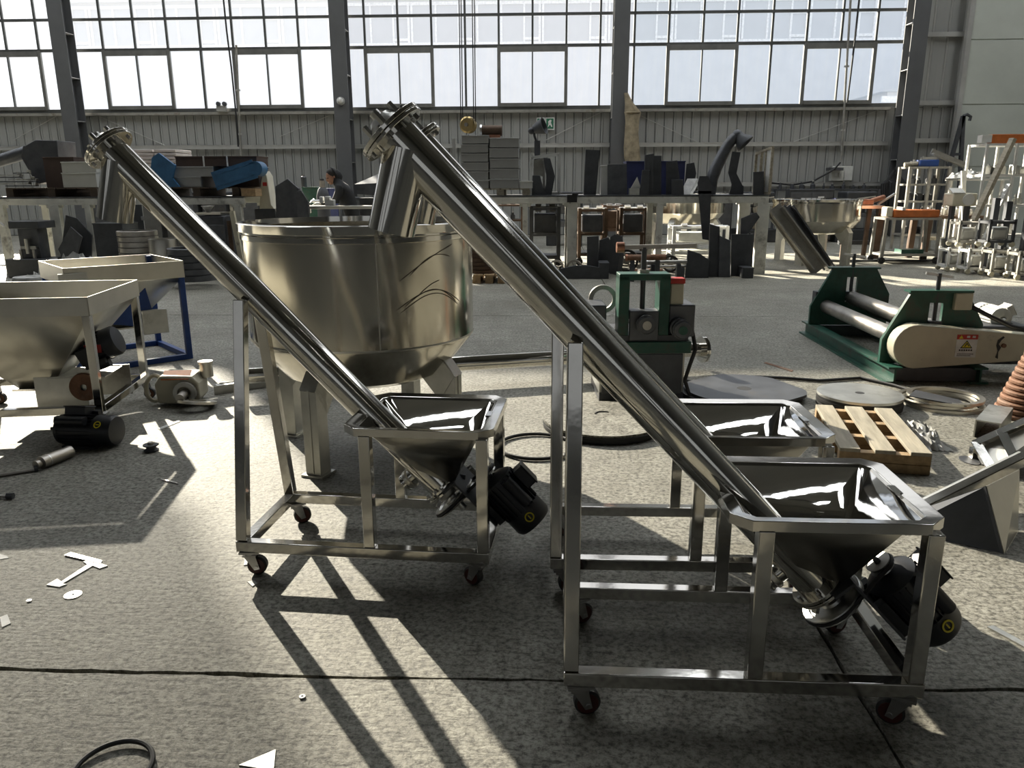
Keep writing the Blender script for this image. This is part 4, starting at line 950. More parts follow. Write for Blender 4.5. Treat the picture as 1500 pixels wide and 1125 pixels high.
# ---- around the worker
plate('folded_sheet', 'dark bent panel with a bright folded edge beside the worker', 'panel', ((401, 312), (403, 273), (421, 262), (437, 276), (437, 312)), 13.2, 'mill_steel', .04, .1, zfix=0)
plate('narrow_folded_sheet', 'narrow dark bent panel leaning on the larger panel', 'panel', ((434, 312), (434, 280), (441, 279), (451, 295), (447, 314)), 13.0, 'mill_steel', .04, .1, zfix=0)
for n_, lb, u0, u1, v0, Y, m_ in (('green_cabinet', 'dark green steel cabinet behind the worker table', 444, 466, 274, 15.2, 'green_paint'), ('blue_grey_cabinet', 'blue grey steel cabinet next to the green cabinet', 470, 484, 276, 15.3, 'indigo')):
    T, _z = sbox(n_, lb, 'cabinet', u0, u1, v0, 330, Y, .6, m_, z0=0); MB().box((0, -.012, 1.0), (.03, .02, .16)).build('handle', 'zinc', T)
for u, r, v0, v1, lb in ((440, .055, 256, 274, 'dark upright cylinder standing on the green cabinet'), (474, .12, 262, 300, 'tall dark gas bottle standing behind the worker table')):
    Y = 15.3 if u == 440 else 14.75; p = at(u, v1, Y); h = at(u, v0, Y).z-p.z
    z0_ = 0 if u == 474 else at(444, 274, 15.2).z
    h = at(u, v0, Y).z-z0_
    T = thing('gas_bottle' if u == 474 else 'spray_bottle', lb, 'bottle', (p.x, Y+(.25 if u == 440 else 0), z0_))
    MB().lathe([(.001, 0), (r, 0), (r, h*.8), (r*.7, h*.88), (r*.3, h*.91), (r*.3, h), (.001, h)], 20).build('shell', 'dark_steel', T); MB().cyl((0, 0, h*.9), (0, 0, h*.98), r*.45, n=12).build('valve', 'shaft_steel', T)
tb = thing('worker_table', 'narrow work table with a bright steel top in front of the worker', 'table', (at(440, 303, 13.35).x, 13.35, 0)); zt = at(410, 302, 13.35).z; w0 = at(408, 303, 13.35).x-tb.location.x; w1 = at(545, 303, 13.35).x-tb.location.x
MB().span((w0, 0, zt-.05), (w1, .42, zt)).build('top', 'satin_steel', tb, .004)
for x in (w0+.06, w1-.06):
    for y in (.05, .37): MB().span((x-.04, y-.04, 0), (x+.04, y+.04, zt-.05)).build('leg', 'dark_steel', tb)
vs_ = thing('bench_vice', 'pale bench vice clamped on the worker table', 'vice', (at(484, 303, 13.5).x, 13.5, zt))
MB().box((0, 0, .05), (.16, .12, .10)).box((-.03, 0, .13), (.07, .13, .06)).build('body', 'white_paint', vs_, .01); MB().box((-.14, 0, .10), (.06, .12, .11)).build('jaw', 'white_paint', vs_, .01); MB().cyl((-.33, 0, .08), (-.1, 0, .08), .02, n=10).build('screw', 'zinc', vs_); MB().cyl((-.31, -.12, .05), (-.31, .12, .11), .012, n=8).build('handle', 'zinc', vs_)
T = thing('sheet_trough', 'grey folded sheet trough resting behind the worker', 'trough', (at(545, 280, 14.2).x, 14.2, 0)); L0 = Vector(T.location)
pz = at(545, 290, 14.2).z; MB().span((-.25, .05, 0), (.25, .45, pz)).build('stand', 'dark_steel', T)
MB().sheet([at(u, v, 14.2)-L0 for u, v in ((519, 270), (556, 268), (556, 287), (520, 284))], .02).build('front', 'mill_steel', T)
MB().sheet([at(519, 270, 14.2)-L0, at(556, 254, 14.6)-L0, at(575, 254, 14.6)-L0, at(556, 268, 14.2)-L0], .02).build('slope', 'mill_steel', T)

# ---- the worker: one continuous body, hood, hair, trousers
def person():
    x = at(513, 290, 13.95).x; base = Vector((x, 14.0, 0))
    T = thing('person', 'person in a black hooded jacket bending over the work table', 'person', tuple(base))
    J = {}
    def skin(name, pts, edges, radii, m, root=0, sub=2):
        me = bpy.data.meshes.new(name); me.from_pydata(pts, edges, []); o = bpy.data.objects.new(name, me); COL.objects.link(o); o.parent = T
        o.modifiers.new('skin', 'SKIN'); 
        for i, r in enumerate(radii):
            s = me.skin_vertices[0].data[i]; s.radius = (r, r) if not isinstance(r, tuple) else r; s.use_root = i == root
        sb = o.modifiers.new('sub', 'SUBSURF'); sb.levels = sub; sb.render_levels = sub
        me.materials.append(MATS[m]); 
        for p_ in me.polygons: p_.use_smooth = True
        o.modifiers['skin'].use_smooth_shade = True
        return o
    # facing -x (left in the photograph), bent forward
    P = [(.02, 0, .92), (-.03, 0, 1.10), (-.10, 0, 1.28), (-.17, 0, 1.42), (-.225, 0, 1.50), (-.27, -.01, 1.575), (-.285, -.01, 1.62),
         (-.13, -.17, 1.38), (-.24, -.23, 1.16), (-.44, -.17, 1.13), (-.50, -.15, 1.13),
         (-.13, .17, 1.38), (-.26, .24, 1.18), (-.46, .10, 1.14), (-.52, .08, 1.13),
         (.03, -.10, .86), (-.01, -.12, .48), (.05, -.12, .09), (-.08, -.13, .045),
         (.03, .10, .86), (-.02, .13, .48), (.05, .13, .09), (-.08, .14, .045)]
    E = [(0, 1), (1, 2), (2, 3), (3, 4), (4, 5), (5, 6), (3, 7), (7, 8), (8, 9), (9, 10), (3, 11), (11, 12), (12, 13), (13, 14), (0, 15), (15, 16), (16, 17), (17, 18), (0, 19), (19, 20), (20, 21), (21, 22)]
    Rr = [.15, .155, .165, .15, .075, .085, .07, .085, .062, .042, .036, .085, .062, .042, .036, .105, .075, .055, .045, .105, .075, .055, .045]
    body = skin('body', P, E, Rr, 'cloth_black')
    fx, fy, fz = -.315, -.02, 1.585
    M = Matrix.Translation((fx, fy, fz)) @ Matrix.Rotation(R_(38), 4, 'Z') @ Matrix.Rotation(R_(-26), 4, 'Y')
    hd_ = MB().ball((0, 0, 0), .098, 20, (1.05, .82, 1.22)).ball((-.055, 0, -.055), .062, 14, (.9, .85, 1)).ball((-.108, 0, -.012), .018, 10, (1.0, .7, 1.3))
    for s in (-1, 1): hd_.ball((.01, s*.083, -.01), .026, 10, (.6, .35, 1.1))
    hd_.cyl((.02, 0, -.06), (.06, 0, -.17), .052, n=14).move(M); h = hd_.build('head', 'skin', T, 0, 60)
    for s in (-1, 1): MB().ball((-.092, s*.034, .018), .011, 8).move(M).build('eye', 'hair', h)
    MB().box((-.108, 0, -.066), (.012, .045, .008)).move(M).build('mouth', 'rust', h)
    MB().ball((.030, 0, .042), .104, 20, (1.0, .88, 1.0)).move(M).build('hair', 'hair', h, 0, 60)
    hood = []
    for k in range(15): a = R_(-65+310*k/14); hood.append(M @ Vector((.055, .10*math.cos(a), .125*math.sin(a)+.01)))
    MB().tube(hood, [.018]*15, 8).build('hood_edge', 'cloth_black', T)
    MB().lathe([(.118, -.035), (.122, .0), (.105, .05), (.06, .085), (.001, .095)], 22, M @ Vector((.085, .01, -.02)), M.to_3x3() @ Vector((.9, .12, .35))).build('hood', 'cloth_black', T, 0, 60)
    for s, w in ((-1, Vector((-.52, -.145, 1.128))), (1, Vector((-.54, .075, 1.128)))):
        g = skin('gloved_hand', [tuple(w+Vector(p)) for p in ((.03, 0, 0), (-.04, 0, 0), (-.085, -.035, -.005), (-.125, -.042, -.03), (-.09, -.012, -.003), (-.14, -.014, -.03), (-.09, .012, -.003), (-.14, .012, -.03), (-.085, .034, -.005), (-.12, .038, -.03), (-.01, -.03*s*-1, -.01), (-.06, -.06*s*-1, -.02))],
                 [(0, 1), (1, 2), (2, 3), (1, 4), (4, 5), (1, 6), (6, 7), (1, 8), (8, 9), (0, 10), (10, 11)], [.032, .034, .012, .010, .012, .010, .012, .010, .012, .009, .014, .011], 'glove', 0, 1)
    return T
person()

# ---- under the left bench
def drum_rings(label, u, v0, v1, r, Y, n, m, z0=0.0, group=None):
    p = at(u, v1, Y); zt_ = at(u, v0, Y).z; h = (zt_-z0)/n
    for k in range(n):
        T = thing('ring_band', ('top ' if k == n-1 else ORD[k]+' ')+label, 'ring', (p.x+random.uniform(-.01, .01), Y, z0+k*h), random.random(), group)
        MB().lathe([(r*.82, 0), (r, .004), (r, h*.86), (r*.97, h*.92), (r*.82, h*.92)], 32, closed=True).build('band', m, T)
drum_rings('steel ring of the tall dark ring column under the bench', 206, 337, 383, .30, 12.2, 9, 'shaft_steel', 0, 'ring column under the left bench')
drum_rings('wide bright ring of the short pair beside the ring column', 243, 347, 384, .22, 11.9, 2, 'satin_steel', 0, 'bright rings under the left bench')
drum_rings('dark ring of the low coil beside the bright rings', 285, 362, 404, .34, 11.2, 5, 'mill_steel', .1, 'dark coil rings')
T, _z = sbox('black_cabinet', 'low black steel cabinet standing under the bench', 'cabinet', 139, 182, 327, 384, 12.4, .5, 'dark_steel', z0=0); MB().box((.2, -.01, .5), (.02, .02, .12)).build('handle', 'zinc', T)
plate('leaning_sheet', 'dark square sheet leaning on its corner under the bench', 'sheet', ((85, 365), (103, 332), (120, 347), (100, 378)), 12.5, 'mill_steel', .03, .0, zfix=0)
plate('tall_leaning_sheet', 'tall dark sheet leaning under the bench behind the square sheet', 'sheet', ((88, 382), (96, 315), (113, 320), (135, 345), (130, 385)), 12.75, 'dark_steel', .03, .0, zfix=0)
T = thing('paint_press', 'small dark bench press with a pale column under the bench', 'machine', (at(38, 380, 12.3).x, 12.3, 0))
MB().span((-.35, 0, .0), (.35, .5, .30)).build('base', 'dark_steel', T, .01); MB().span((-.17, .15, .3), (.17, .4, .78)).build('column', 'mill_steel', T, .01); MB().span((-.24, .05, .78), (.26, .5, .90)).build('head', 'dark_steel', T, .01)
MB().span((-.13, .1, .45), (.13, .15, .50)).build('table', 'galvanised', T)
for x in (-.12, .10): MB().cyl((x, .08, .08), (x, .08, .45), .025, n=10).build('guide_rod', 'shaft_steel', T)
MB().cyl((0, .08, .38), (0, .08, .62), .03, n=12).build('spindle', 'satin_steel', T)
MB().tube([(-.34, .1, .82), (-.42, .02, .95), (-.38, .0, 1.04)], .02, 8).build('lever', 'zinc', T)
T = thing('wrapped_coil', 'round coil wrapped in clear plastic film standing on the floor', 'coil', (at(44, 400, 9.2).x, 9.2, 0))
MB().lathe([(.01, 0), (.20, .0), (.215, .03), (.20, .10), (.22, .18), (.205, .26), (.21, .34), (.19, .38), (.06, .385), (.05, .37)], 28).build('film', 'plastic_wrap', T)
MB().lathe([(.05, .2), (.05, .372), (.001, .372)], 16).build('core', 'dark_steel', T)
crumple('film_heap', 'crumpled heap of plastic film behind the blue hopper stand', 'plastic', (at(110, 390, 10.3).x, 10.3, 0), .85, .40, .62, 'plastic_wrap', 20, 9, .55)
T = thing('tool_trolley', 'black tool trolley with rusty side rail at the bench end', 'trolley', (at(312, 385, 12.3).x, 12.3, 0))
MB().span((-.28, 0, .14), (.25, .5, .98)).build('cabinet', 'dark_steel', T, .02)
for z in (.36, .62): MB().span((-.27, -.012, z), (.24, 0, z+.22)).build('drawer', 'mill_steel', T, .01)
MB().bar((.32, .05, .05), (.30, .05, .90), .05).build('rail', 'brown_steel', T); MB().bar((.47, .05, .1), (.37, .05, 1.05), .07).build('pipe', 'cream_paint', T)
for x in (-.2, .18): MB().cyl((x, .1, .05), (x, .16, .05), .05, n=14).build('wheel', 'tyre', T)
MB().span((-.2, .0, 1.0), (.2, .4, 1.03)).build('tray', 'satin_steel', T)
MB().lathe([(.03, 0), (.10, .10), (.11, .10)], 20, (-.06, .15, 1.03)).build('funnel', 'white_paint', T)
# ------------------------------------------------------------------ on the long middle bench
pallet('pale-ended pallet under the two box stacks', 690, 776, BY+.1, BZ, .9, .11, 'wood_grey')
PZ2 = BZ+.11
for side_, (u0, u1, v0, v1, n, gname) in enumerate(((676, 715.5, 197, 272, 6, 'left-hand'), (717.5, 760, 201, 272, 5, 'right-hand'))):
    zt_ = at(700, v0, BY+.15).z; h = (zt_-PZ2)/n
    for k in range(n):
        pos = ('lowest', 'second', 'third', 'fourth', 'fifth' if n == 6 else 'top', 'top')[k]
        lb = '%s grey steel box in the %s' % (pos, 'stack under the hanging brass pulley' if side_ == 0 else 'stack next to the lamp post')
        xa, xb = at(u0, 235, BY+.15).x, at(u1, 235, BY+.15).x
        T = thing('stacked_steel_box', lb, 'box', ((xa+xb)/2+random.uniform(-.008, .008), BY+.15, PZ2+k*h), 0, 'grey steel boxes stacked on the bench'); w = (xb-xa)/2
        MB().span((-w, 0, 0), (w, .6, h-.01)).build('body', 'grey_box', T, .006); MB().span((-w-.004, -.006, h-.03), (w+.004, .606, h-.012)).build('rim', 'grey_box', T, .002)
# crane rope and hook block
T = thing('hoist_pulley', 'round brass pulley block hanging on thin hoist ropes', 'pulley', tuple(at(686, 183, 12.6))); L0 = Vector(T.location)
MB().lathe([(.02, -.07), (.10, -.07), (.125, -.05), (.125, -.02), (.10, -.005), (.10, .005), (.125, .02), (.125, .05), (.10, .07), (.02, .07)], 32, (0, 0, 0), (.25, 1, 0)).build('sheave', 'brass', T)
MB().cyl((-.03, -.09, 0), (.03, .09, 0), .03, n=12).build('axle', 'shaft_steel', T)
for dx in (-.115, -.085, .085, .115): MB().cyl((dx, 0, 0), (dx+.04, 0, ZC-.8-L0.z), .008, n=6).build('rope', 'cable', T)
T = thing('burner_unit', 'rusty cylindrical burner with bright end lying on the box stack', 'burner', (at(720, 197, 13.2).x, 13.2, at(740, 201, BY+.15).z)); 
MB().cyl((-.16, .1, .12), (.17, .1, .12), .085, n=24).build('drum', 'brown_steel', T); MB().ring(.095, .05, .03, 24, (-.19, .1, .12), (1, 0, 0)).build('end_ring', 'zinc', T); MB().span((-.05, .02, 0), (.14, .18, .05)).build('cradle', 'copper_pink', T)
T = thing('upright_post', 'slim pale post standing behind the stacked boxes', 'post', (at(666, 250, 13.9).x, 13.9, BZ)); MB().span((-.03, -.03, 0), (.03, .03, at(666, 203, 13.9).z-BZ)).build('post_length', 'girt', T); MB().span((-.1, -.1, 0), (.1, .1, .012)).build('base_plate', 'girt', T)
T = thing('shop_lamp', 'dark cone-shaped shop lamp on a short grey post', 'lamp', (at(787, 228, 13.7).x, 13.7, BZ)); zz0 = at(786, 206, 13.7).z-BZ
MB().span((-.05, 0, 0), (.05, .08, zz0)).build('post', 'mill_steel', T); MB().tube([(-.02, .04, zz0), (-.05, .04, zz0+.08), (-.06, .03, zz0+.16)], .02, 8).build('neck', 'dark_steel', T)
MB().lathe([(.03, -.10), (.07, -.06), (.10, .02), (.14, .13), (.13, .13), (.09, .02), (.001, -.04)], 24, (.0, .03, zz0+.20), (1, -.35, .35)).build('shade', 'dark_steel', T); MB().ball((-.10, .03, zz0+.16), .06, 12).build('socket', 'dark_steel', T)
T = thing('display_stand', 'pale rectangular metal frame standing on the bench', 'frame', (at(800, 280, 13.5).x, 13.5, BZ)); L0 = Vector(T.location)
c = [at(u, v, 13.5)-L0 for u, v in ((779, 277), (779, 231), (819, 226), (819, 276))]; c[0].z = c[3].z = .02
for i in range(4): MB().bar(c[i], c[(i+1) % 4], .05, .04, (0, 1, 0)).build('frame_bar', 'white_paint', T)
MB().bar((c[0]+c[3])/2+Vector((-.02, 0, 0)), (c[1]+c[2])/2+Vector((-.02, 0, 0)), .035, .03, (0, 1, 0)).build('frame_bar', 'sill_metal', T)
MB().sheet([c[1]+Vector((.03, .03, -.04)), (c[1]+c[2])/2+Vector((-.04, .03, -.03)), ((c[0]+c[3])/2+(c[1]+c[2])/2)/2+Vector((-.04, .03, -.02)), (c[0]+c[1])/2+Vector((.03, .03, -.02))], .01).build('card', 'sill_metal', T)
MB().bar(c[0]+Vector((.2, .25, 0)), c[1]+Vector((.2, .02, -.05)), .03).build('prop', 'sill_metal', T)
gpl = 'dark bent plates on the bench'
for lb, pts, Y in (('dark kinked plate standing inside the pale metal frame', ((797, 278), (801, 262), (796, 231), (806, 232), (813, 258), (808, 278)), 13.35),
                   ('small dark plate at the foot of the pale metal frame', ((779, 280), (780, 257), (791, 257), (796, 276), (800, 281)), 13.15),
                   ('tall dark plate standing alone near the thick column', ((855, 279), (858, 219), (879, 220), (873, 279)), 13.3),
                   ('tall dark plate standing at the end of the blue crate', ((944, 262), (945, 227), (957, 225), (957, 262)), 13.0),
                   ('tall dark plate leaning before the blue crate', ((955, 281), (956, 228), (968, 228), (968, 279)), 13.15),
                   ('broad dark plate at the middle of the blue crate', ((937, 282), (941, 249), (953, 249), (952, 282)), 12.95),
                   ('dark plate with a slanted top before the blue crate', ((976, 281), (976, 237), (991, 235), (995, 262), (990, 281)), 13.2),
                   ('short dark plate between blue crate and white booklet', ((984, 281), (984, 263), (1000, 263), (1001, 281)), 12.95),
                   ('tilted dark square plate above the white booklet', ((1002, 281), (1006, 240), (1017, 238), (1020, 254), (1012, 281)), 13.4),
                   ('dark kinked plate standing under the lamp duct', ((1068, 283), (1072, 270), (1067, 253), (1073, 222), (1085, 223), (1079, 254), (1088, 272), (1088, 283)), 13.3),
                   ('small dark plate leaning on the white window frame', ((1104, 281), (1104, 252), (1118, 251), (1118, 281)), 12.98)):
    plate('bent_plate', lb, 'plate', pts, Y, 'dark_steel', .035, .14, gpl, zfix=BZ)
plate('grey_plate', 'worn grey steel plate standing beside the blue crate', 'plate', ((890, 281), (890, 241), (917, 240), (918, 281)), 13.2, 'mill_steel', .03, .1, zfix=BZ)
sbox('white_slab_box', 'slim white steel box beside the tall dark plate', 'box', 880.5, 892, 242, 280, 13.25, .25, 'white_paint', z0=BZ)
sbox('blue_crate', 'long dark blue crate standing behind the plates', 'crate', 917, 1003, 236, 281, 13.55, .5, 'indigo', z0=BZ)
sbox('white_tray', 'thin white tray lying next to the box stack', 'tray', 762, 780, 265, 271, 13.0, .4, 'white_paint', z0=PZ2)
T = thing('triangle_marker', 'small white triangular marker in front of the blue crate', 'marker', (at(931, 276, 13.0).x, 13.0, BZ)); zb_ = at(931, 274, 13.0).z-BZ
MB().prism([(-.08, .0), (.09, .0), (.02, .18)], .02, Matrix.Translation((0, .02, max(0, zb_-.02))) @ Matrix.Rotation(R_(90), 4, 'X')).build('triangle', 'white_paint', T); MB().span((-.1, -.05, 0), (.06, .12, max(.01, zb_-.02))).build('base', 'galvanised', T)
T = thing('white_booklet', 'open white booklet leaning on the bench', 'booklet', (at(1010, 280, 13.1).x, 13.1, BZ)); MB().sheet([(-.16, 0, .0), (.0, .0, .0), (.14, .15, .25), (-.02, .15, .25)], .012).build('cover', 'paper', T); MB().sheet([(-.0, -.01, .0), (.05, -.01, .0), (.19, .14, .24), (.14, .14, .25)], .01).build('spine', 'galvanised', T)
# suction arm
T = thing('suction_arm', 'dark flexible suction arm with a bell mouth rising from the bench', 'duct', (at(1036, 280, 13.4).x, 13.4, BZ)); L0 = Vector(T.location)
pts = [at(u, v, 13.4)-L0 for u, v in ((1040, 278), (1043, 262), (1049, 246), (1057, 230), (1066, 213), (1074, 203), (1081, 198))]
pts[0].z = .0
MB().tube(pts, [.10, .10, .10, .095, .09, .085, .08], 16).build('hose', 'mill_steel', T)
e0 = at(1080, 198, 13.4)-L0
MB().lathe([(.085, 0), (.09, .06), (.15, .16), (.155, .20), (.14, .20), (.08, .06)], 24, e0, (.55, -.25, -.6)).build('bell_mouth', 'dark_steel', T); MB().ball(e0, .09, 14).build('elbow', 'mill_steel', T)
T = thing('hanging_plate', 'long dark plate hanging over the front of the long bench', 'plate', (at(1031, 300, BY).x, BY-.06, 0)); zt_ = at(1030, 262, BY).z; zl = at(1032, 350, BY).z
MB().sheet([(at(u, v, BY).x-T.location.x, 0, at(u, v, BY).z) for u, v in ((1028, 350), (1038, 352), (1041, 270), (1036, 258), (1024, 258), (1021, 268))], -.02).build('sheet', 'dark_steel', T)
MB().span((-.12, 0, BZ+.02), (.1, .35, BZ+.06)).build('hook_flange', 'dark_steel', T)
T = thing('window_frame_panel', 'white framed glazed panel standing at the end of the long bench', 'frame', (at(1115, 283, 13.1).x, 13.05, BZ)); L0 = Vector(T.location)
A_ = at(1104, 282, 13.5)-L0; B_ = at(1127, 282, 12.95)-L0; A_.z = B_.z = .02; hA = at(1104, 227, 13.5).z-BZ; hB = at(1127, 218, 12.95).z-BZ
for a, b in ((A_, A_+Vector((0, 0, hA))), (B_, B_+Vector((0, 0, hB))), (A_, B_), (A_+Vector((0, 0, hA)), B_+Vector((0, 0, hB))), (A_.lerp(B_, .35), A_.lerp(B_, .35)+Vector((0, 0, hA*.65+hB*.35))), (A_.lerp(B_, .65), A_.lerp(B_, .65)+Vector((0, 0, hA*.35+hB*.65)))): MB().bar(a, b, .04).build('frame_bar', 'wood_grey', T)
MB().sheet([A_.lerp(B_, .66)+Vector((0, .01, .02)), B_+Vector((0, .01, .02)), B_+Vector((0, .01, hB)), A_.lerp(B_, .66)+Vector((0, .01, hB*.95))], .006).build('white_board', 'white_paint', T)
T = thing('clamp', 'black clamp gripping the edge of the long bench', 'clamp', (at(838, 284, BY).x, BY-.03, BZ-.05)); MB().box((0, 0, 0), (.16, .06, .12)).box((.05, .05, .07), (.10, .16, .03)).build('jaw', 'black_rubber', T); MB().cyl((-.03, 0, -.08), (-.03, 0, .02), .015, n=8).build('screw', 'shaft_steel', T)

# ------------------------------------------------------------------ below and behind the middle bench
def cart(label, u0, u1, v0, v1, Y, frame, body, group='machine carts under the bench', wheels=True, w_m='tyre'):
    xa, xb = at(u0, v1, Y).x, at(u1, v1, Y).x; w = (xb-xa)/2; h = at(u0, v0, Y).z
    T = thing('machine_cart', label, 'cart', ((xa+xb)/2, Y, 0), 0, group); d = .55; b0 = .14 if wheels else 0
    for x in (-w, w):
        for y in (0, d): MB().span((x-.03, y-.03, b0), (x+.03, y+.03, h)).build('post', frame, T)
    for z in (b0+.05, h*.55, h-.04):
        MB().span((-w, -.02, z-.02), (w, .02, z+.02)).span((-w, d-.02, z-.02), (w, d+.02, z+.02)).span((-w-.02, 0, z-.02), (-w+.02, d, z+.02)).span((w-.02, 0, z-.02), (w+.02, d, z+.02)).build('rail', frame, T)
    MB().span((-w*.8, .06, h*.58), (w*.8, d-.06, h-.12)).build('motor_box', body, T, .02); MB().span((-w*.9, .02, b0+.07), (w*.9, d-.02, b0+.09)).build('shelf', body, T)
    MB().cyl((-w*1.15, .1, h-.02), (w*1.05, .1, h-.02), .03, n=12).build('shaft', 'zinc', T)
    for x in (-w*.7, w*.3): MB().cyl((x, .1, h-.02), (x+.10, .1, h-.02), .065, n=16).build('collar', 'shaft_steel', T)
    if wheels:
        for x in (-w, w):
            for y in (0, d): MB().lathe([(.02, -.025), (.06, -.03), (.07, -.02), (.07, .02), (.06, .03), (.02, .025)], 20, (x, y, .07), (0, 1, 0)).build('wheel', w_m, T)
    return T
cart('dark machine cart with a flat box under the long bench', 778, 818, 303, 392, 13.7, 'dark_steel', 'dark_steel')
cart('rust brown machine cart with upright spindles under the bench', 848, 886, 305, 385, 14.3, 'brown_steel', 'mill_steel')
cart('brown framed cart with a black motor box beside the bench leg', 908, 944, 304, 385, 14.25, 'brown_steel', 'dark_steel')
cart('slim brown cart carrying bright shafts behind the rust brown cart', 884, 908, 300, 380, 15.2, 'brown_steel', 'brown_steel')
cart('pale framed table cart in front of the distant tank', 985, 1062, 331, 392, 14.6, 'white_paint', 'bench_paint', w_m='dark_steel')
mixing_tank('distant stainless tank seen between the legs of the long bench', (at(1002, 330, 16.5).x, 16.5, 0), .80, at(1000, 286, 16.5).z+.05, at(1000, 311, 16.5).z, at(1000, 327, 16.5).z, .62, (-120, -30, 60, 150), lw=.12, seams=False)
for (u, v, r, lb) in ((792, 362, .15, 'spoked hand wheel standing on the floor beside the dark cart'), (815, 377, .13, 'cast pulley wheel lying against the dark cart'), (842, 372, .13, 'cast pulley wheel behind the thick bench leg'), (919, 371, .19, 'black tyred wheel standing under the bench'), (983, 372, .14, 'small black wheel among the white parts')):
    Y = 12.6 if u < 900 else 13.2; p = at(u, v, Y)
    T = thing('loose_wheel', lb, 'wheel', (p.x, Y, 0), 0, 'loose wheels under the bench'); z = max(p.z, r)
    z = r
    MB().lathe([(r*.78, -.03), (r, -.035), (r, .035), (r*.78, .03)], 28, (0, 0, z), (.2, 1, 0), True).build('rim', 'tyre' if u > 900 else 'shaft_steel', T)
    MB().cyl((-.01, -.04, z), (.01, .04, z), r*.3, n=16).build('hub', 'shaft_steel', T)
    for k in range(4): a = k*math.pi/2+.4; MB().bar((math.cos(a)*r*.2, 0, z+math.sin(a)*r*.2), (math.cos(a)*r*.82, 0, z+math.sin(a)*r*.82), r*.14, .02, (0, 1, 0)).build('spoke', 'shaft_steel', T)
gp2 = 'dark plates leaning at the front of the bench'
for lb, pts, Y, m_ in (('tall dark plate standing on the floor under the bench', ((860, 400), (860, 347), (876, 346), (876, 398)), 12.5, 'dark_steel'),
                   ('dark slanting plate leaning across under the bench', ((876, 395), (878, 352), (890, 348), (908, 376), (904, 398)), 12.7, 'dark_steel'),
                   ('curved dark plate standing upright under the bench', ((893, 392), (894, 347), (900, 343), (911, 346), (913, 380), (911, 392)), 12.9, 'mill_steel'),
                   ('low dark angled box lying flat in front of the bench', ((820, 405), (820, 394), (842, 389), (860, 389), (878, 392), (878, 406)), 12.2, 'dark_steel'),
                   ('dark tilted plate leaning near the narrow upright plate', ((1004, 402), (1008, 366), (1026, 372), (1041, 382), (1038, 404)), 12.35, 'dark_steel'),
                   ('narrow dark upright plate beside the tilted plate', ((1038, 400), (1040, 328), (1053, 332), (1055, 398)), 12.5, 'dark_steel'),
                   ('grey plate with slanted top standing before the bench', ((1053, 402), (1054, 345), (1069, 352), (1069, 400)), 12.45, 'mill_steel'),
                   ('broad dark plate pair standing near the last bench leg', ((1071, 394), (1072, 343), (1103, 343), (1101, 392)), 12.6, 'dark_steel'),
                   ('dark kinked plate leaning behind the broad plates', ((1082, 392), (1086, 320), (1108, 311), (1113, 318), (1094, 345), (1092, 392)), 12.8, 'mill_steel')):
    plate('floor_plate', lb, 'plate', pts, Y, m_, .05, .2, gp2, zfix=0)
sbox('small_dark_box', 'small dark box beside the last bench leg on the floor', 'box', 1088, 1104, 392, 405, 12.3, .3, 'dark_steel', z0=0)
sbox('floor_box', 'dark squat steel box on the floor under the bench', 'box', 878, 892, 385, 404, 12.2, .4, 'dark_steel', z0=0)
for k, (u0, v0, u1, v1, r, lb) in enumerate(((918, 379, 975, 372, .045, 'copper-ended roller lying on the rod pile'), (948, 380, 1006, 378, .03, 'long pale rod lying on the rod pile'), (950, 388, 1012, 382, .022, 'thin bright rod lying below the pale rod'), (925, 392, 970, 390, .035, 'short dark bar at the foot of the rod pile'))):
    a, b = at(u0, v0, 11.9+.2*k), at(u1, v1, 12.0+.2*k); zz_ = .36-.09*k; a.z = b.z = zz_
    T = thing('steel_rod', lb, 'rod', (a.x, a.y, 0), 0, 'rods on the low rack')
    MB().cyl((0, 0, zz_), (b-a)+Vector((0, 0, zz_)), r, n=16).build('rod_length', 'shaft_steel' if k % 3 else 'rust', T)
    MB().cyl((-.02, 0, zz_), (.01, 0, zz_), r*1.15, n=16).build('end_collar', 'copper_pink' if k == 0 else 'zinc', T)
    for s in (.15, .8): q = (b-a)*s; MB().span((q.x-.03, q.y-.06, 0), (q.x+.03, q.y+.06, zz_-r)).build('rest', 'dark_steel', T)
# pallet of rings seen between tank and tube
T = pallet('orange-brown pallet carrying a ring stack behind the big tank', 690, 740, 11.6, 0, .8, .13, 'wood', None)
drum_rings('rust brown ring of the pile on the orange pallet', 704, 352, 392, .28, 12.0, 8, 'brown_steel', .13, 'ring pile behind the big tank')

# ------------------------------------------------------------------ right side
mixing_tank('second stainless tank with angular legs near the sunlit floor', (at(1192, 330, 14.85).x, 14.85, 0), .79, at(1192, 291, 14.85).z, at(1192, 322, 14.85).z, at(1192, 340, 14.85).z, .60, (-125, -50, 55, 130), lw=.13, seams=False)
gch = 'channels leaning on the second tank'
for (u0, v0, u1, v1, w, m_, lb) in ((1132, 305, 1200, 400, .28, 'sill_metal', 'dull brown steel channel leaning against the second tank'), (1152, 303, 1212, 396, .16, 'dark_steel', 'dark steel channel leaning beside the brown channel')):
    p0 = gp(u1, v1); p1 = at(u0, v0, p0.y+.20)
    T = thing('leaning_channel', lb, 'channel', (p0.x, p0.y, 0), 0, gch); o = Vector((p0.x, p0.y, 0)); a, b = p0-o+Vector((0, 0, .04)), p1-o
    MB().bar(a, b, w, .03, (0, -1, .3)).build('web', m_, T)
    for s in (-1, 1): MB().bar(a+Vector((s*w*.45, -.06, .02)), b+Vector((s*w*.45, -.06, .02)), .025, .12, (0, -1, .3)).build('flange', m_, T)
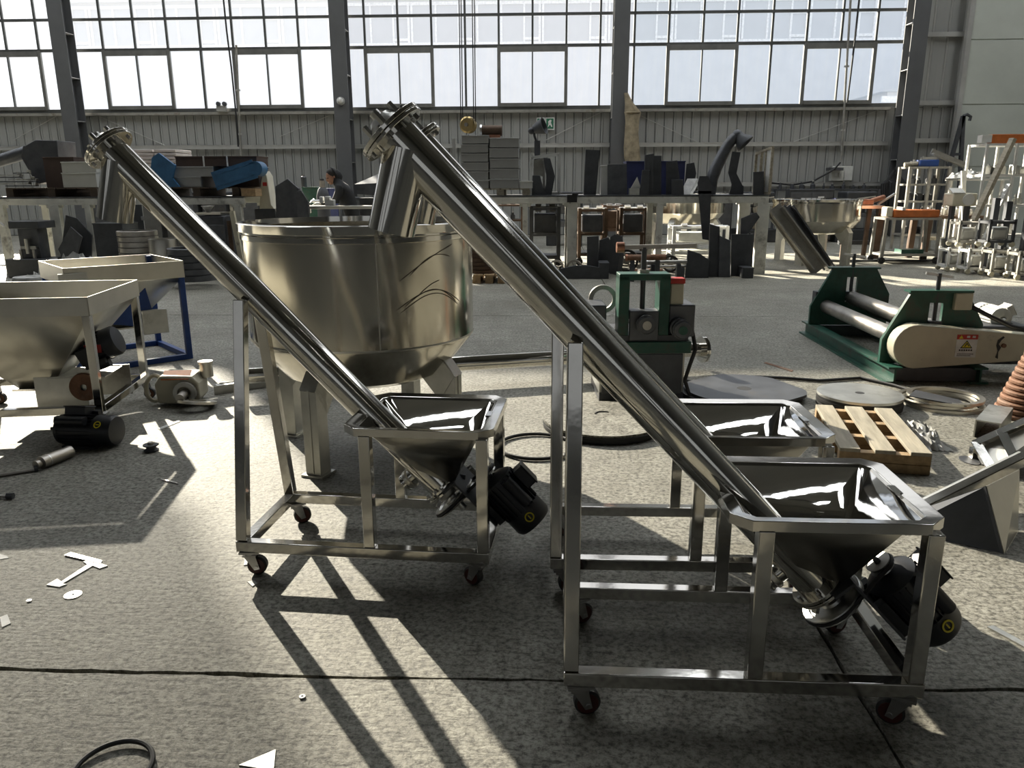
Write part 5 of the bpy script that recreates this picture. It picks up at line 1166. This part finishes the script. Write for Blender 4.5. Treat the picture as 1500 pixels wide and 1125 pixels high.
# electrical boxes and conduits on the wall
T = thing('switch_box', 'grey electrical switch box with open cover on the back wall', 'switch box', (at(1230, 255, 22.8).x, 22.8, at(1230, 265, 22.8).z)); s_ = .27
MB().span((-.22, .0, 0), (.35, .2, .40)).build('case', 'bench_paint', T, .01); MB().span((.12, -.03, .02), (.34, .0, .38)).build('meter_cover', 'white_paint', T); MB().span((-.36, -.2, .28), (.02, .1, .36)).build('lid', 'mill_steel', T)
for x in (-.1, 0): MB().span((x-.03, -.03, .12), (x+.03, 0, .22)).build('breaker', 'label_white', T)
for nm, lb, u0, v0, u1, v1 in (('wall_conduit', 'pale conduit pipe running down the wall to the switch box', 1246, 0, 1232, 236), ('thin_conduit', 'pale conduit pipe below the twin emergency lamp', 346, 66, 353, 228)):
    a, b = at(u0, v0, 22.85), at(u1, v1, 22.85); T = thing(nm, lb, 'pipe', tuple(b)); b0 = b.copy(); MB().cyl((0, 0, 0), a-b0, .03, n=10).build('pipe', 'sill_metal', T)
    for k in (.2, .6): q = (a-b0)*k; MB().box(q, (.12, .05, .05)).build('clip', 'girt', T)
for nm, lb, pts in (('hanging_cable', 'thin black cable hanging across the upper window', ((1259, -4), (1252, 60), (1246, 110), (1241, 150))), ('slack_cable', 'thin black cable hanging down past the twin emergency lamp', ((327, -4), (332, 45), (339, 100), (345, 160), (349, 215))), ('looped_cable', 'black cable sagging along the wall below the switch box', ((1130, 268), (1160, 271), (1190, 266), (1212, 254), (1222, 248), (1231, 238)))):
    P = [at(u, v, 22.6) for u, v in pts]; solo(MB().tube([p-P[0] for p in P], .025, 6), nm, 'cable', lb, 'cable', loc=tuple(P[0]))
T = thing('emergency_lamp', 'small twin-headed emergency lamp on the window sill', 'lamp', tuple(at(324, 162, 22.75))); L0 = Vector(T.location)
MB().span((-.14, 0, -.02), (.14, .1, .14)).build('case', 'girt', T, .01)
for u in (319, 328): q = at(u, 152, 22.7)-L0; MB().cyl(q, q+Vector((0, .08, 0)), .06, n=16).build('lamp_head', 'dark_steel', T)
for k, (u0, u1, lb) in enumerate(((786, 798, 'green safety sign with white pictogram nearer the lamp post'), (799, 812, 'green safety sign with white pictogram nearer the thick column'))):
    a, b = at(u0, 172, 22.9), at(u1, 190, 22.9); T = thing('safety_sign', lb, 'sign', ((a.x+b.x)/2, 22.93, b.z), 0, 'green safety signs on the wall'); w = abs(b.x-a.x)/2; h = a.z-b.z
    MB().span((-w, 0, 0), (w, .012, h)).build('board', 'label_white', T); MB().span((-w*.82, -.004, h*.08), (w*.82, 0, h*.92)).build('field', 'sign_green', T)
    f = MB().prism([(-.06, .04), (.0, .12), (.05, .05), (.07, .07), (.03, .17), (.05, .24), (.0, .25), (-.05, .20), (-.04, .13)], .006, Matrix.Translation((0, -.004, .02)) @ Matrix.Rotation(R_(90), 4, 'X')); f.build('pictogram', 'label_white', T)
# cloth on the column
T = thing('hanging_cloth', 'tan cloth bundle hanging on the thick column', 'cloth', (at(926, 236, 22.1).x, 22.1, at(926, 237, 22.1).z)); L0 = Vector(T.location)
P = [at(u, v, 22.1)-L0 for u, v in ((917, 136), (921, 150), (926, 165), (926, 178), (925, 195), (926, 215), (927, 232), (927, 237))]
mb = MB(); rr = [.05, .10, .21, .17, .17, .20, .21, .18]; vs = []; n = 22
for i, p in enumerate(P):
    for j in range(n): a = 2*math.pi*j/n; k = rr[i]*(1+.16*math.sin(a*5+i*.9)); vs.append(p+Vector((math.cos(a)*k, math.sin(a)*k*.45, 0)))
mb.add(vs, [(i*n+j, i*n+(j+1) % n, (i+1)*n+(j+1) % n, (i+1)*n+j) for i in range(len(P)-1) for j in range(n)] + [tuple(range(n-1, -1, -1))]); mb.build('fabric', 'cloth_tan', T, 0, 70)
MB().tube([P[2]+Vector((math.cos(a)*.20, math.sin(a)*.11, 0)) for a in [2*math.pi*k/16 for k in range(16)]], .02, 6, True).build('tie_cord', 'cloth_tan', T)
# black cable bundle at the last column
T = thing('cable_bundle', 'thick bundle of black hoses hanging on the last column', 'cable', (at(1311, 320, 21.9).x, 21.9, 0)); L0 = Vector(T.location)
for k in range(9):
    u = 1300+k*2.8; v = 248+abs(k-4)*4
    P = [at(u-8+k*.3, 300+random.uniform(-10, 15), 21.8)-L0, at(u-7, 270, 21.85)-L0, at(u, v, 21.9)-L0, at(u+5, 268, 21.8)-L0, at(u+3, 318+random.uniform(-15, 5), 21.7)-L0]
    MB().tube(P, .05, 8).build('hose_loop', 'cable', T)
MB().bar((0, 0, 0), at(1311, 256, 21.95)-L0, .06).build('hook_post', 'dark_steel', T)
T = thing('steel_prop', 'tall black A-shaped steel prop leaning by the pale door', 'prop', (at(1408, 300, 22.3).x, 22.3, 0)); L0 = Vector(T.location)
tp_ = at(1411, 170, 22.3)-L0
MB().bar((0, 0, 0), tp_, .09).build('strut', 'dark_steel', T); MB().bar(Vector((at(1388, 250, 22.3).x-L0.x-.25, 0, 0)), tp_, .09).build('strut', 'dark_steel', T); MB().bar(at(1394, 226, 22.3)-L0, at(1408, 226, 22.3)-L0, .07).build('tie_bar', 'dark_steel', T); MB().tube([tp_, tp_+Vector((.1, 0, .04)), tp_+Vector((.2, 0, -.02)), tp_+Vector((.18, 0, -.12))], .04, 8).build('hook', 'dark_steel', T)
# vice table
T = thing('vice_table', 'steel work table with bright top behind the second tank', 'table', (at(1275, 340, 15.6).x, 15.6, 0)); zt_ = at(1275, 301, 15.6).z; w0 = at(1236, 300, 15.6).x-T.location.x; w1 = at(1297, 300, 15.6).x-T.location.x
MB().span((w0, 0, zt_-.06), (w1, .8, zt_)).build('top', 'satin_steel', T)
for x in (w0+.08, (w0+w1)/2+.1, w1-.08): MB().bar((x, .06, 0), (x+.03, .06, zt_-.06), .07 if x < 0 else .12).build('leg', 'brown_steel', T)
MB().span((w0+.1, .3, .25), (w1-.1, .4, .33)).build('stretcher', 'dark_steel', T)
T = thing('casting', 'small orange brown casting lying on the steel work table', 'part', (at(1268, 298, 15.8).x, 15.8, zt_)); MB().box((0, 0, .06), (.25, .2, .12)).cyl((.1, 0, .08), (.36, 0, .16), .05, n=12).build('block', 'copper_pink', T, .02); MB().bar((.2, -.1, .02), (.5, -.1, .22), .07, .03).build('arm', 'satin_steel', T)
# orange cart
T = thing('tool_cart', 'castered tool cart with an orange tray on top', 'cart', (at(1334, 355, 14.6).x, 14.6, 0)); w = .47; h = at(1340, 319, 14.6).z
for x in (-w, w):
    for y in (0, .5):
        MB().bar((x*1.05, y, .12), (x, y, h), .05).build('post', 'sill_metal', T); MB().lathe([(.02, -.025), (.06, -.025), (.06, .025), (.02, .025)], 18, (x*1.05, y, .06), (0, 1, 0)).build('wheel', 'tyre', T)
for z in (.16, h-.02): MB().span((-w-.02, -.03, z-.02), (w+.02, .53, z+.02)).build('shelf', 'sill_metal', T)
MB().span((-w*.7, .02, h), (w, .45, h+.14)).build('orange_tray', 'orange', T, .02); MB().bar((-.2, -.02, h+.16), (-.12, .4, h+.16), .05).build('lid_bar', 'white_paint', T); MB().box((-w*.85, .2, h+.1), (.12, .25, .18)).build('cream_cap', 'cream_paint', T, .02); MB().span((-.1, .1, .18), (.3, .4, .25)).build('green_pan', 'green_paint', T)
T = thing('parts_table', 'brown work table crowded with small bright parts', 'table', (at(1392, 355, 15.3).x, 15.3, 0)); w = .48; h = at(1380, 316, 15.3).z
for x in (-w, w): 
    for y in (0, .6): MB().bar((x, y, 0), (x*.94, y, h-.05), .10).build('leg', 'brown_steel', T)
MB().span((-w-.05, -.05, h-.06), (w+.05, .65, h)).build('top', 'brown_steel', T); MB().span((-w, .0, .38), (w, .06, .44)).build('stretcher', 'wood_grey', T)
for k in range(10):
    x = -w+.09*k+.05; hh = random.uniform(.05, .16)
    q = thing('bright_fitting', 'small bright fitting among those on the brown table', 'fitting', (T.location.x+x, 15.4+random.uniform(0, .25), h), random.random(), 'bright fittings on the brown table')
    MB().box((0, 0, hh/2), (.05, .05, hh)).build('base', 'satin_steel', q, .01); MB().cyl((0, 0, hh), (0, 0, hh+.04), .03, n=10).build('boss', 'zinc', q)
T = thing('white_bin', 'white plastic bin standing beside the brown table', 'bin', (at(1387, 356, 15.0).x, 15.0, 0)); MB().lathe([(.001, .0), (.13, 0), (.15, .42), (.16, .44), (.14, .44), (.12, .03)], 24).build('pail', 'white_paint', T); MB().tube([Vector((math.cos(a)*.155, 0, .40-math.sin(a)*.12)) for a in [math.pi*k/10 for k in range(11)]], .008, 6).build('bail', 'zinc', T)
# shelf rack with small parts
def rack(name, label, u0, u1, vt, Y, shelves, m, depth=.5, parts=0, pm='dark_steel', uw=.03):
    xa, xb = at(u0, vt, Y).x, at(u1, vt, Y).x; w = (xb-xa)/2; h = at(u0, vt, Y).z
    T = thing(name, label, 'rack', ((xa+xb)/2, Y, 0))
    for x in (-w, 0, w):
        for y in (0, depth): MB().span((x-uw, y-uw, 0), (x+uw, y+uw, h)).build('upright', m, T)
    for k in range(shelves):
        z = h*(k+1)/shelves; MB().span((-w, 0, z-.04), (w, depth, z)).build('shelf', m, T)
        for q in range(parts):
            x = -w+.12+(2*w-.24)*(q+.5)/parts; r = random.uniform(.03, .07); hh = random.uniform(.08, .2)
            P_ = thing('shelf_part', 'small dark part standing on the '+label.split(' ')[0]+' '+label.split(' ')[1]+' rack shelves', 'part', (T.location.x+x, Y+random.uniform(.17, depth-.17), z), random.random(), 'small parts on the '+name.replace('_', ' '))
            if k % 2: MB().lathe([(.001, 0), (r, 0), (r, hh*.6), (r*.5, hh*.7), (r*.5, hh), (.001, hh)], 12).build('body', pm, P_)
            else: MB().box((0, 0, hh/2), (r*2, r*2, hh)).build('body', pm, P_, .008)
            MB().cyl((0, 0, hh), (0, 0, hh+.03), r*.4, n=10).build('stud', 'zinc', P_)
    return T, h
RK, rh = rack('tool_rack', 'brown steel rack of tool shelves by the wall', 1334, 1392, 244, 17.5, 5, 'sill_metal', .5, 4)
T = thing('blue_vice', 'blue machine vice lying on top of the tool rack', 'vice', (at(1360, 243, 17.6).x, 17.6, rh)); MB().span((-.2, -.05, 0), (.2, .2, .14)).build('body', 'blue_paint', T, .02); MB().box((.02, .08, .17), (.30, .10, .06)).build('slide', 'galvanised', T); MB().cyl((-.48, .08, .04), (-.2, .08, .06), .05, n=12).build('screw', 'wood_grey', T)
T = thing('long_angle', 'long dark angle bar lying crosswise over the tool rack', 'bar', (at(1390, 250, 17.8).x, 17.8, rh+.03)); L0 = Vector(T.location); a, b = at(1366, 225, 17.8)-L0, at(1418, 247, 17.8)-L0; MB().bar(a, b, .14, .03).bar(a+Vector((0, .06, .05)), b+Vector((0, .06, .05)), .03, .12).build('leg', 'sill_metal', T)
# white part rack at the right edge
WR, wh = rack('white_rack', 'white framed storage rack near the pale door', 1447, 1535, 210, 14.6, 4, 'white_paint', .6, 7, 'galvanised', .02)
T = thing('orange_beam', 'orange beam lying on top of the white storage rack', 'beam', (at(1490, 210, 14.7).x, 14.7, wh)); MB().span((-.45, 0, 0), (.6, .16, .16)).build('beam', 'orange', T, .01); MB().span((-.62, .0, .02), (-.45, .16, .15)).build('end_block', 'white_paint', T)
gpole = 'poles leaning on the white rack'
for (u0, v0, u1, v1, Y, w, m_, lb) in ((1484, 203, 1424, 320, 14.2, .11, 'wood_grey', 'long pale pole leaning across the white rack'), (1478, 270, 1460, 306, 14.3, .08, 'white_paint', 'short white pole leaning inside the white rack'), (1408, 330, 1411, 250, 14.9, .07, 'white_paint', 'white upright pole carrying the pale hub box')):
    b, a = at(u0, v0, Y), at(u1, v1, Y)
    if a.z > b.z: a, b = b, a
    k = a.z/(b.z-a.z); foot = a-(b-a)*k; foot.y = Y-.15
    T = thing('leaning_pole', lb, 'pole', tuple(foot), 0, gpole); MB().bar((0, 0, .02), b-foot, w, w*.6).build('pole', m_, T); MB().bar((0, 0, 0), (b-foot)*.03, w*1.3, w*.9).build('foot_cap', 'dark_steel', T)
T = thing('hub_box', 'cream hub box with a round cover beside the white rack', 'box', (at(1412, 300, 14.4).x, 14.4, 0)); z0 = at(1412, 302, 14.4).z; z1 = at(1412, 283, 14.4).z
MB().span((-.2, 0, z0), (.22, .35, z1)).build('case', 'cream_paint', T, .02); MB().cyl((.06, -.03, (z0+z1)/2), (.06, 0, (z0+z1)/2), .10, n=24).build('round_cover', 'white_paint', T); MB().sheet([(-.22, 0, z1), (.0, 0, z1), (.02, .2, z1+.08), (-.2, .2, z1+.08)], .01).build('flap', 'white_paint', T)
for x in (-.12, .14): MB().span((x-.03, .1, 0), (x+.03, .2, z0)).build('leg', 'dark_steel', T)
crumple('wire_bundle', 'heap of bright wire hoops lying on the white rack arm', 'wire', tuple(at(1418, 261.5, 16.4)), .42, .3, .2, 'satin_steel', 14, 3, .9)
T = thing('wire_trestle', 'thin white trestle carrying the wire hoops', 'trestle', (at(1422, 300, 16.4).x, 16.4, 0)); zt_ = at(1418, 262.2, 16.4).z-.002
for x in (-.35, .45):
    for y in (-.2, .2): MB().bar((x, y, 0), (x, y, zt_-.03), .05).build('leg', 'white_paint', T)
MB().span((-.45, -.25, zt_-.03), (.55, .25, zt_)).build('top', 'white_paint', T)
# stacked castered carts at the right
def crate_cart(label, u, v, Y, z0, w, h, m, first=None):
    p = at(u, v, Y); T = thing('frame_cart', label, 'cart', (p.x, Y, z0), 0, 'castered frame carts stacked by the rack'); d = .30
    for x in (-w, w):
        for y in (0, d):
            MB().span((x-.02, y-.02, .07), (x+.02, y+.02, h)).build('post', m, T)
            MB().lathe([(.012, -.022), (.04, -.022), (.045, 0), (.04, .022), (.012, .022)], 16, (x, y, .045), (0, 1, 0)).build('wheel', 'yellow' if False else 'cream_paint', T)
    for z in (.09, h-.05):
        MB().span((-w, -.02, z-.02), (w, .02, z+.02)).span((-w, d-.02, z-.02), (w, d+.02, z+.02)).span((-w-.02, 0, z-.02), (-w+.02, d, z+.02)).span((w-.02, 0, z-.02), (w+.02, d, z+.02)).build('rail', m, T)
    MB().span((-w*.55, .06, .12), (w*.75, .25, h-.12)).build('motor_unit', 'galvanised', T, .02); MB().span((-w*.4, .05, .16), (w*.5, .06, h*.6)).build('cover', 'pale_box', T)
    return T
for (u, Y, z0, w, h, m_, lb) in ((1405, 13.3, 0, .15, .40, 'white_paint', 'white frame cart on the floor at the row end'), (1437, 12.9, 0, .16, .42, 'white_paint', 'white frame cart on the floor in the middle of the row'), (1474, 12.5, 0, .17, .44, 'sill_metal', 'dull frame cart on the floor beside the dark posts'), (1514, 12.1, 0, .17, .44, 'sill_metal', 'dull frame cart on the floor nearest the rolling machine'),
                                 (1418, 13.35, .40, .17, .44, 'sill_metal', 'dull frame cart raised upon the white end cart'), (1464, 12.8, .44, .19, .44, 'dark_steel', 'dark frame cart raised upon the middle carts')):
    crate_cart(lb, u, 360, Y, z0, w, h, m_)
for (u, Y, vt, lb) in ((1447, 13.6, 290, 'dark upright post behind the stacked frame carts'), (1497, 12.6, 290, 'dark upright post at the front of the stacked frame carts'), (1465, 13.3, 295, 'dark upright post between the stacked frame carts')):
    p = at(u, 380, Y); T = thing('dark_post', lb, 'post', (p.x, Y, 0), 0, 'dark posts among the stacked carts'); h = at(u, vt, Y).z; MB().span((-.045, -.045, .01), (.045, .045, h)).build('post_length', 'dark_steel', T); MB().span((-.09, -.09, 0), (.09, .09, .012)).build('base_plate', 'dark_steel', T)
a, b = gp(1168, 384), gp(1392, 383); T = thing('long_rod', 'long dark rod lying across the sunlit far floor', 'rod', tuple(a)); MB().cyl((0, 0, .02), b-a+Vector((0, 0, .02)), .018, n=8).build('rod_length', 'dark_steel', T); MB().cyl((-.02, 0, .02), (.03, 0, .02), .02, n=8).build('end_cap', 'rust', T)

rack('parts_shelf', 'dark low shelf of machine parts along the back wall', 1135, 1288, 277, 21.6, 2, 'dark_steel', .6, 9, 'dark_steel')
rack('rusty_shelf', 'rusty shelf of small castings behind the long bench', 668, 765, 300, 18.0, 3, 'brown_steel', .5, 6, 'mill_steel')
for k, (u, v, w, h, lb) in enumerate(((941, 386, .17, .17, 'white wrapped parcel lying under the bench beside the black wheel'), (975, 386, .20, .20, 'larger white wrapped parcel lying under the bench'), (1092, 406, .06, .05, 'tiny white carton beside the last bench leg'))):
    p = gp(u, v-4); T = thing('wrapped_parcel', lb, 'parcel', (p.x, p.y+.3*(k < 2), 0), R_(12-20*k), 'white parcels on the floor'); MB().box((0, 0, h*.42), (w*2, w*1.4, h*.84)).build('wrapping', 'paper', T, .03, 35, 3); MB().box((0, 0, h*.85), (w*.5, w*1.42, .01)).build('tape', 'wood_grey', T)
T = thing('wall_camera', 'small white dome camera fixed on the second column', 'camera', (at(499, 148, 22.2).x, 22.24, at(499, 148, 22.2).z)); MB().ball((0, -.1, 0), .09, 16).build('dome', 'white_paint', T); MB().cyl((0, -.06, 0), (0, .0, 0), .11, n=20).build('mount', 'girt', T)

# ------------------------------------------------------------------ guessed machines standing in for indistinct dark clutter behind the benches
def clutter_machine(kind, x, Y, w, h):
    lbs = ('dark clutter built as a drill press in the row behind the benches', 'dark clutter built as a control cabinet in the row behind the benches', 'dark clutter built as a flywheel press in the row behind the benches')
    T = thing(('clutter_drill_press', 'clutter_cabinet', 'clutter_flywheel_press')[kind], lbs[kind], ('drill press', 'cabinet', 'press')[kind], (x, Y, 0), R_(random.uniform(-8, 8)), ('drill presses', 'control cabinets', 'flywheel presses')[kind]+' guessed in the clutter row')
    if kind == 0:
        MB().span((-w*.45, 0, 0), (w*.45, .7, .32)).build('base', 'machine_dark', T, .02); MB().cyl((0, .45, .3), (0, .45, h), .09, n=18).build('column', 'shaft_steel', T)
        MB().span((-w*.38, 0, .62), (w*.38, .5, .72)).build('table', 'mill_steel', T, .01); MB().span((-w*.3, -.05, h-.36), (w*.3, .7, h)).build('head', 'machine_dark', T, .04)
        MB().cyl((0, .12, .76), (0, .12, h-.3), .04, n=14).build('spindle', 'zinc', T); MB().bar((-.3, -.06, h-.2), (.3, -.06, h-.12), .025).build('feed_lever', 'zinc', T)
    elif kind == 1:
        MB().span((-w*.48, 0, .06), (w*.48, .6, h)).build('body', 'machine_dark', T, .015); MB().span((-w*.42, .02, 0), (w*.42, .58, .06)).build('plinth', 'dark_steel', T)
        for s in (-1, 1): d = MB().span((min(0, s*w*.45)+.005, -.02, .12), (max(0, s*w*.45)-.005, 0, h-.08)).build('door', 'dark_steel', T, .006); MB().box((s*.05, -.035, h*.55), (.02, .02, .14)).build('handle', 'zinc', d)
        MB().box((w*.2, -.025, h-.22), (.14, .01, .09)).build('rating_plate', 'label_white', T)
    else:
        MB().span((-w*.42, 0, 0), (-w*.18, .7, h*.9)).build('side_frame', 'machine_dark', T, .02); MB().span((w*.18, 0, 0), (w*.42, .7, h*.9)).build('side_frame', 'machine_dark', T, .02)
        MB().span((-w*.42, 0, .45), (w*.42, .7, .6)).build('bed', 'mill_steel', T, .01); MB().span((-w*.42, 0, h*.78), (w*.42, .7, h)).build('crown', 'machine_dark', T, .03)
        MB().box((0, .3, .95), (w*.3, .3, .4)).build('ram', 'mill_steel', T, .01); MB().ring(.30, .22, .08, 28, (w*.48, .35, h*.72), (1, 0, 0)).build('flywheel', 'shaft_steel', T); MB().box((w*.52, .35, h*.72), (.05, .05, .5)).build('wheel_spoke', 'shaft_steel', T)
x = -10.5; k = 0
while x < 8.6:
    w = random.uniform(.95, 1.25)
    Y = 18.9 if x < 2.6 else 20.0
    if not (-2.8 < x < -.2 or 1.2 < x < 3.6):
        clutter_machine((1, 0, 2, 1, 0)[k % 5], x, Y, w, random.uniform(1.12, 1.32)); k += 1
    x += w+.12
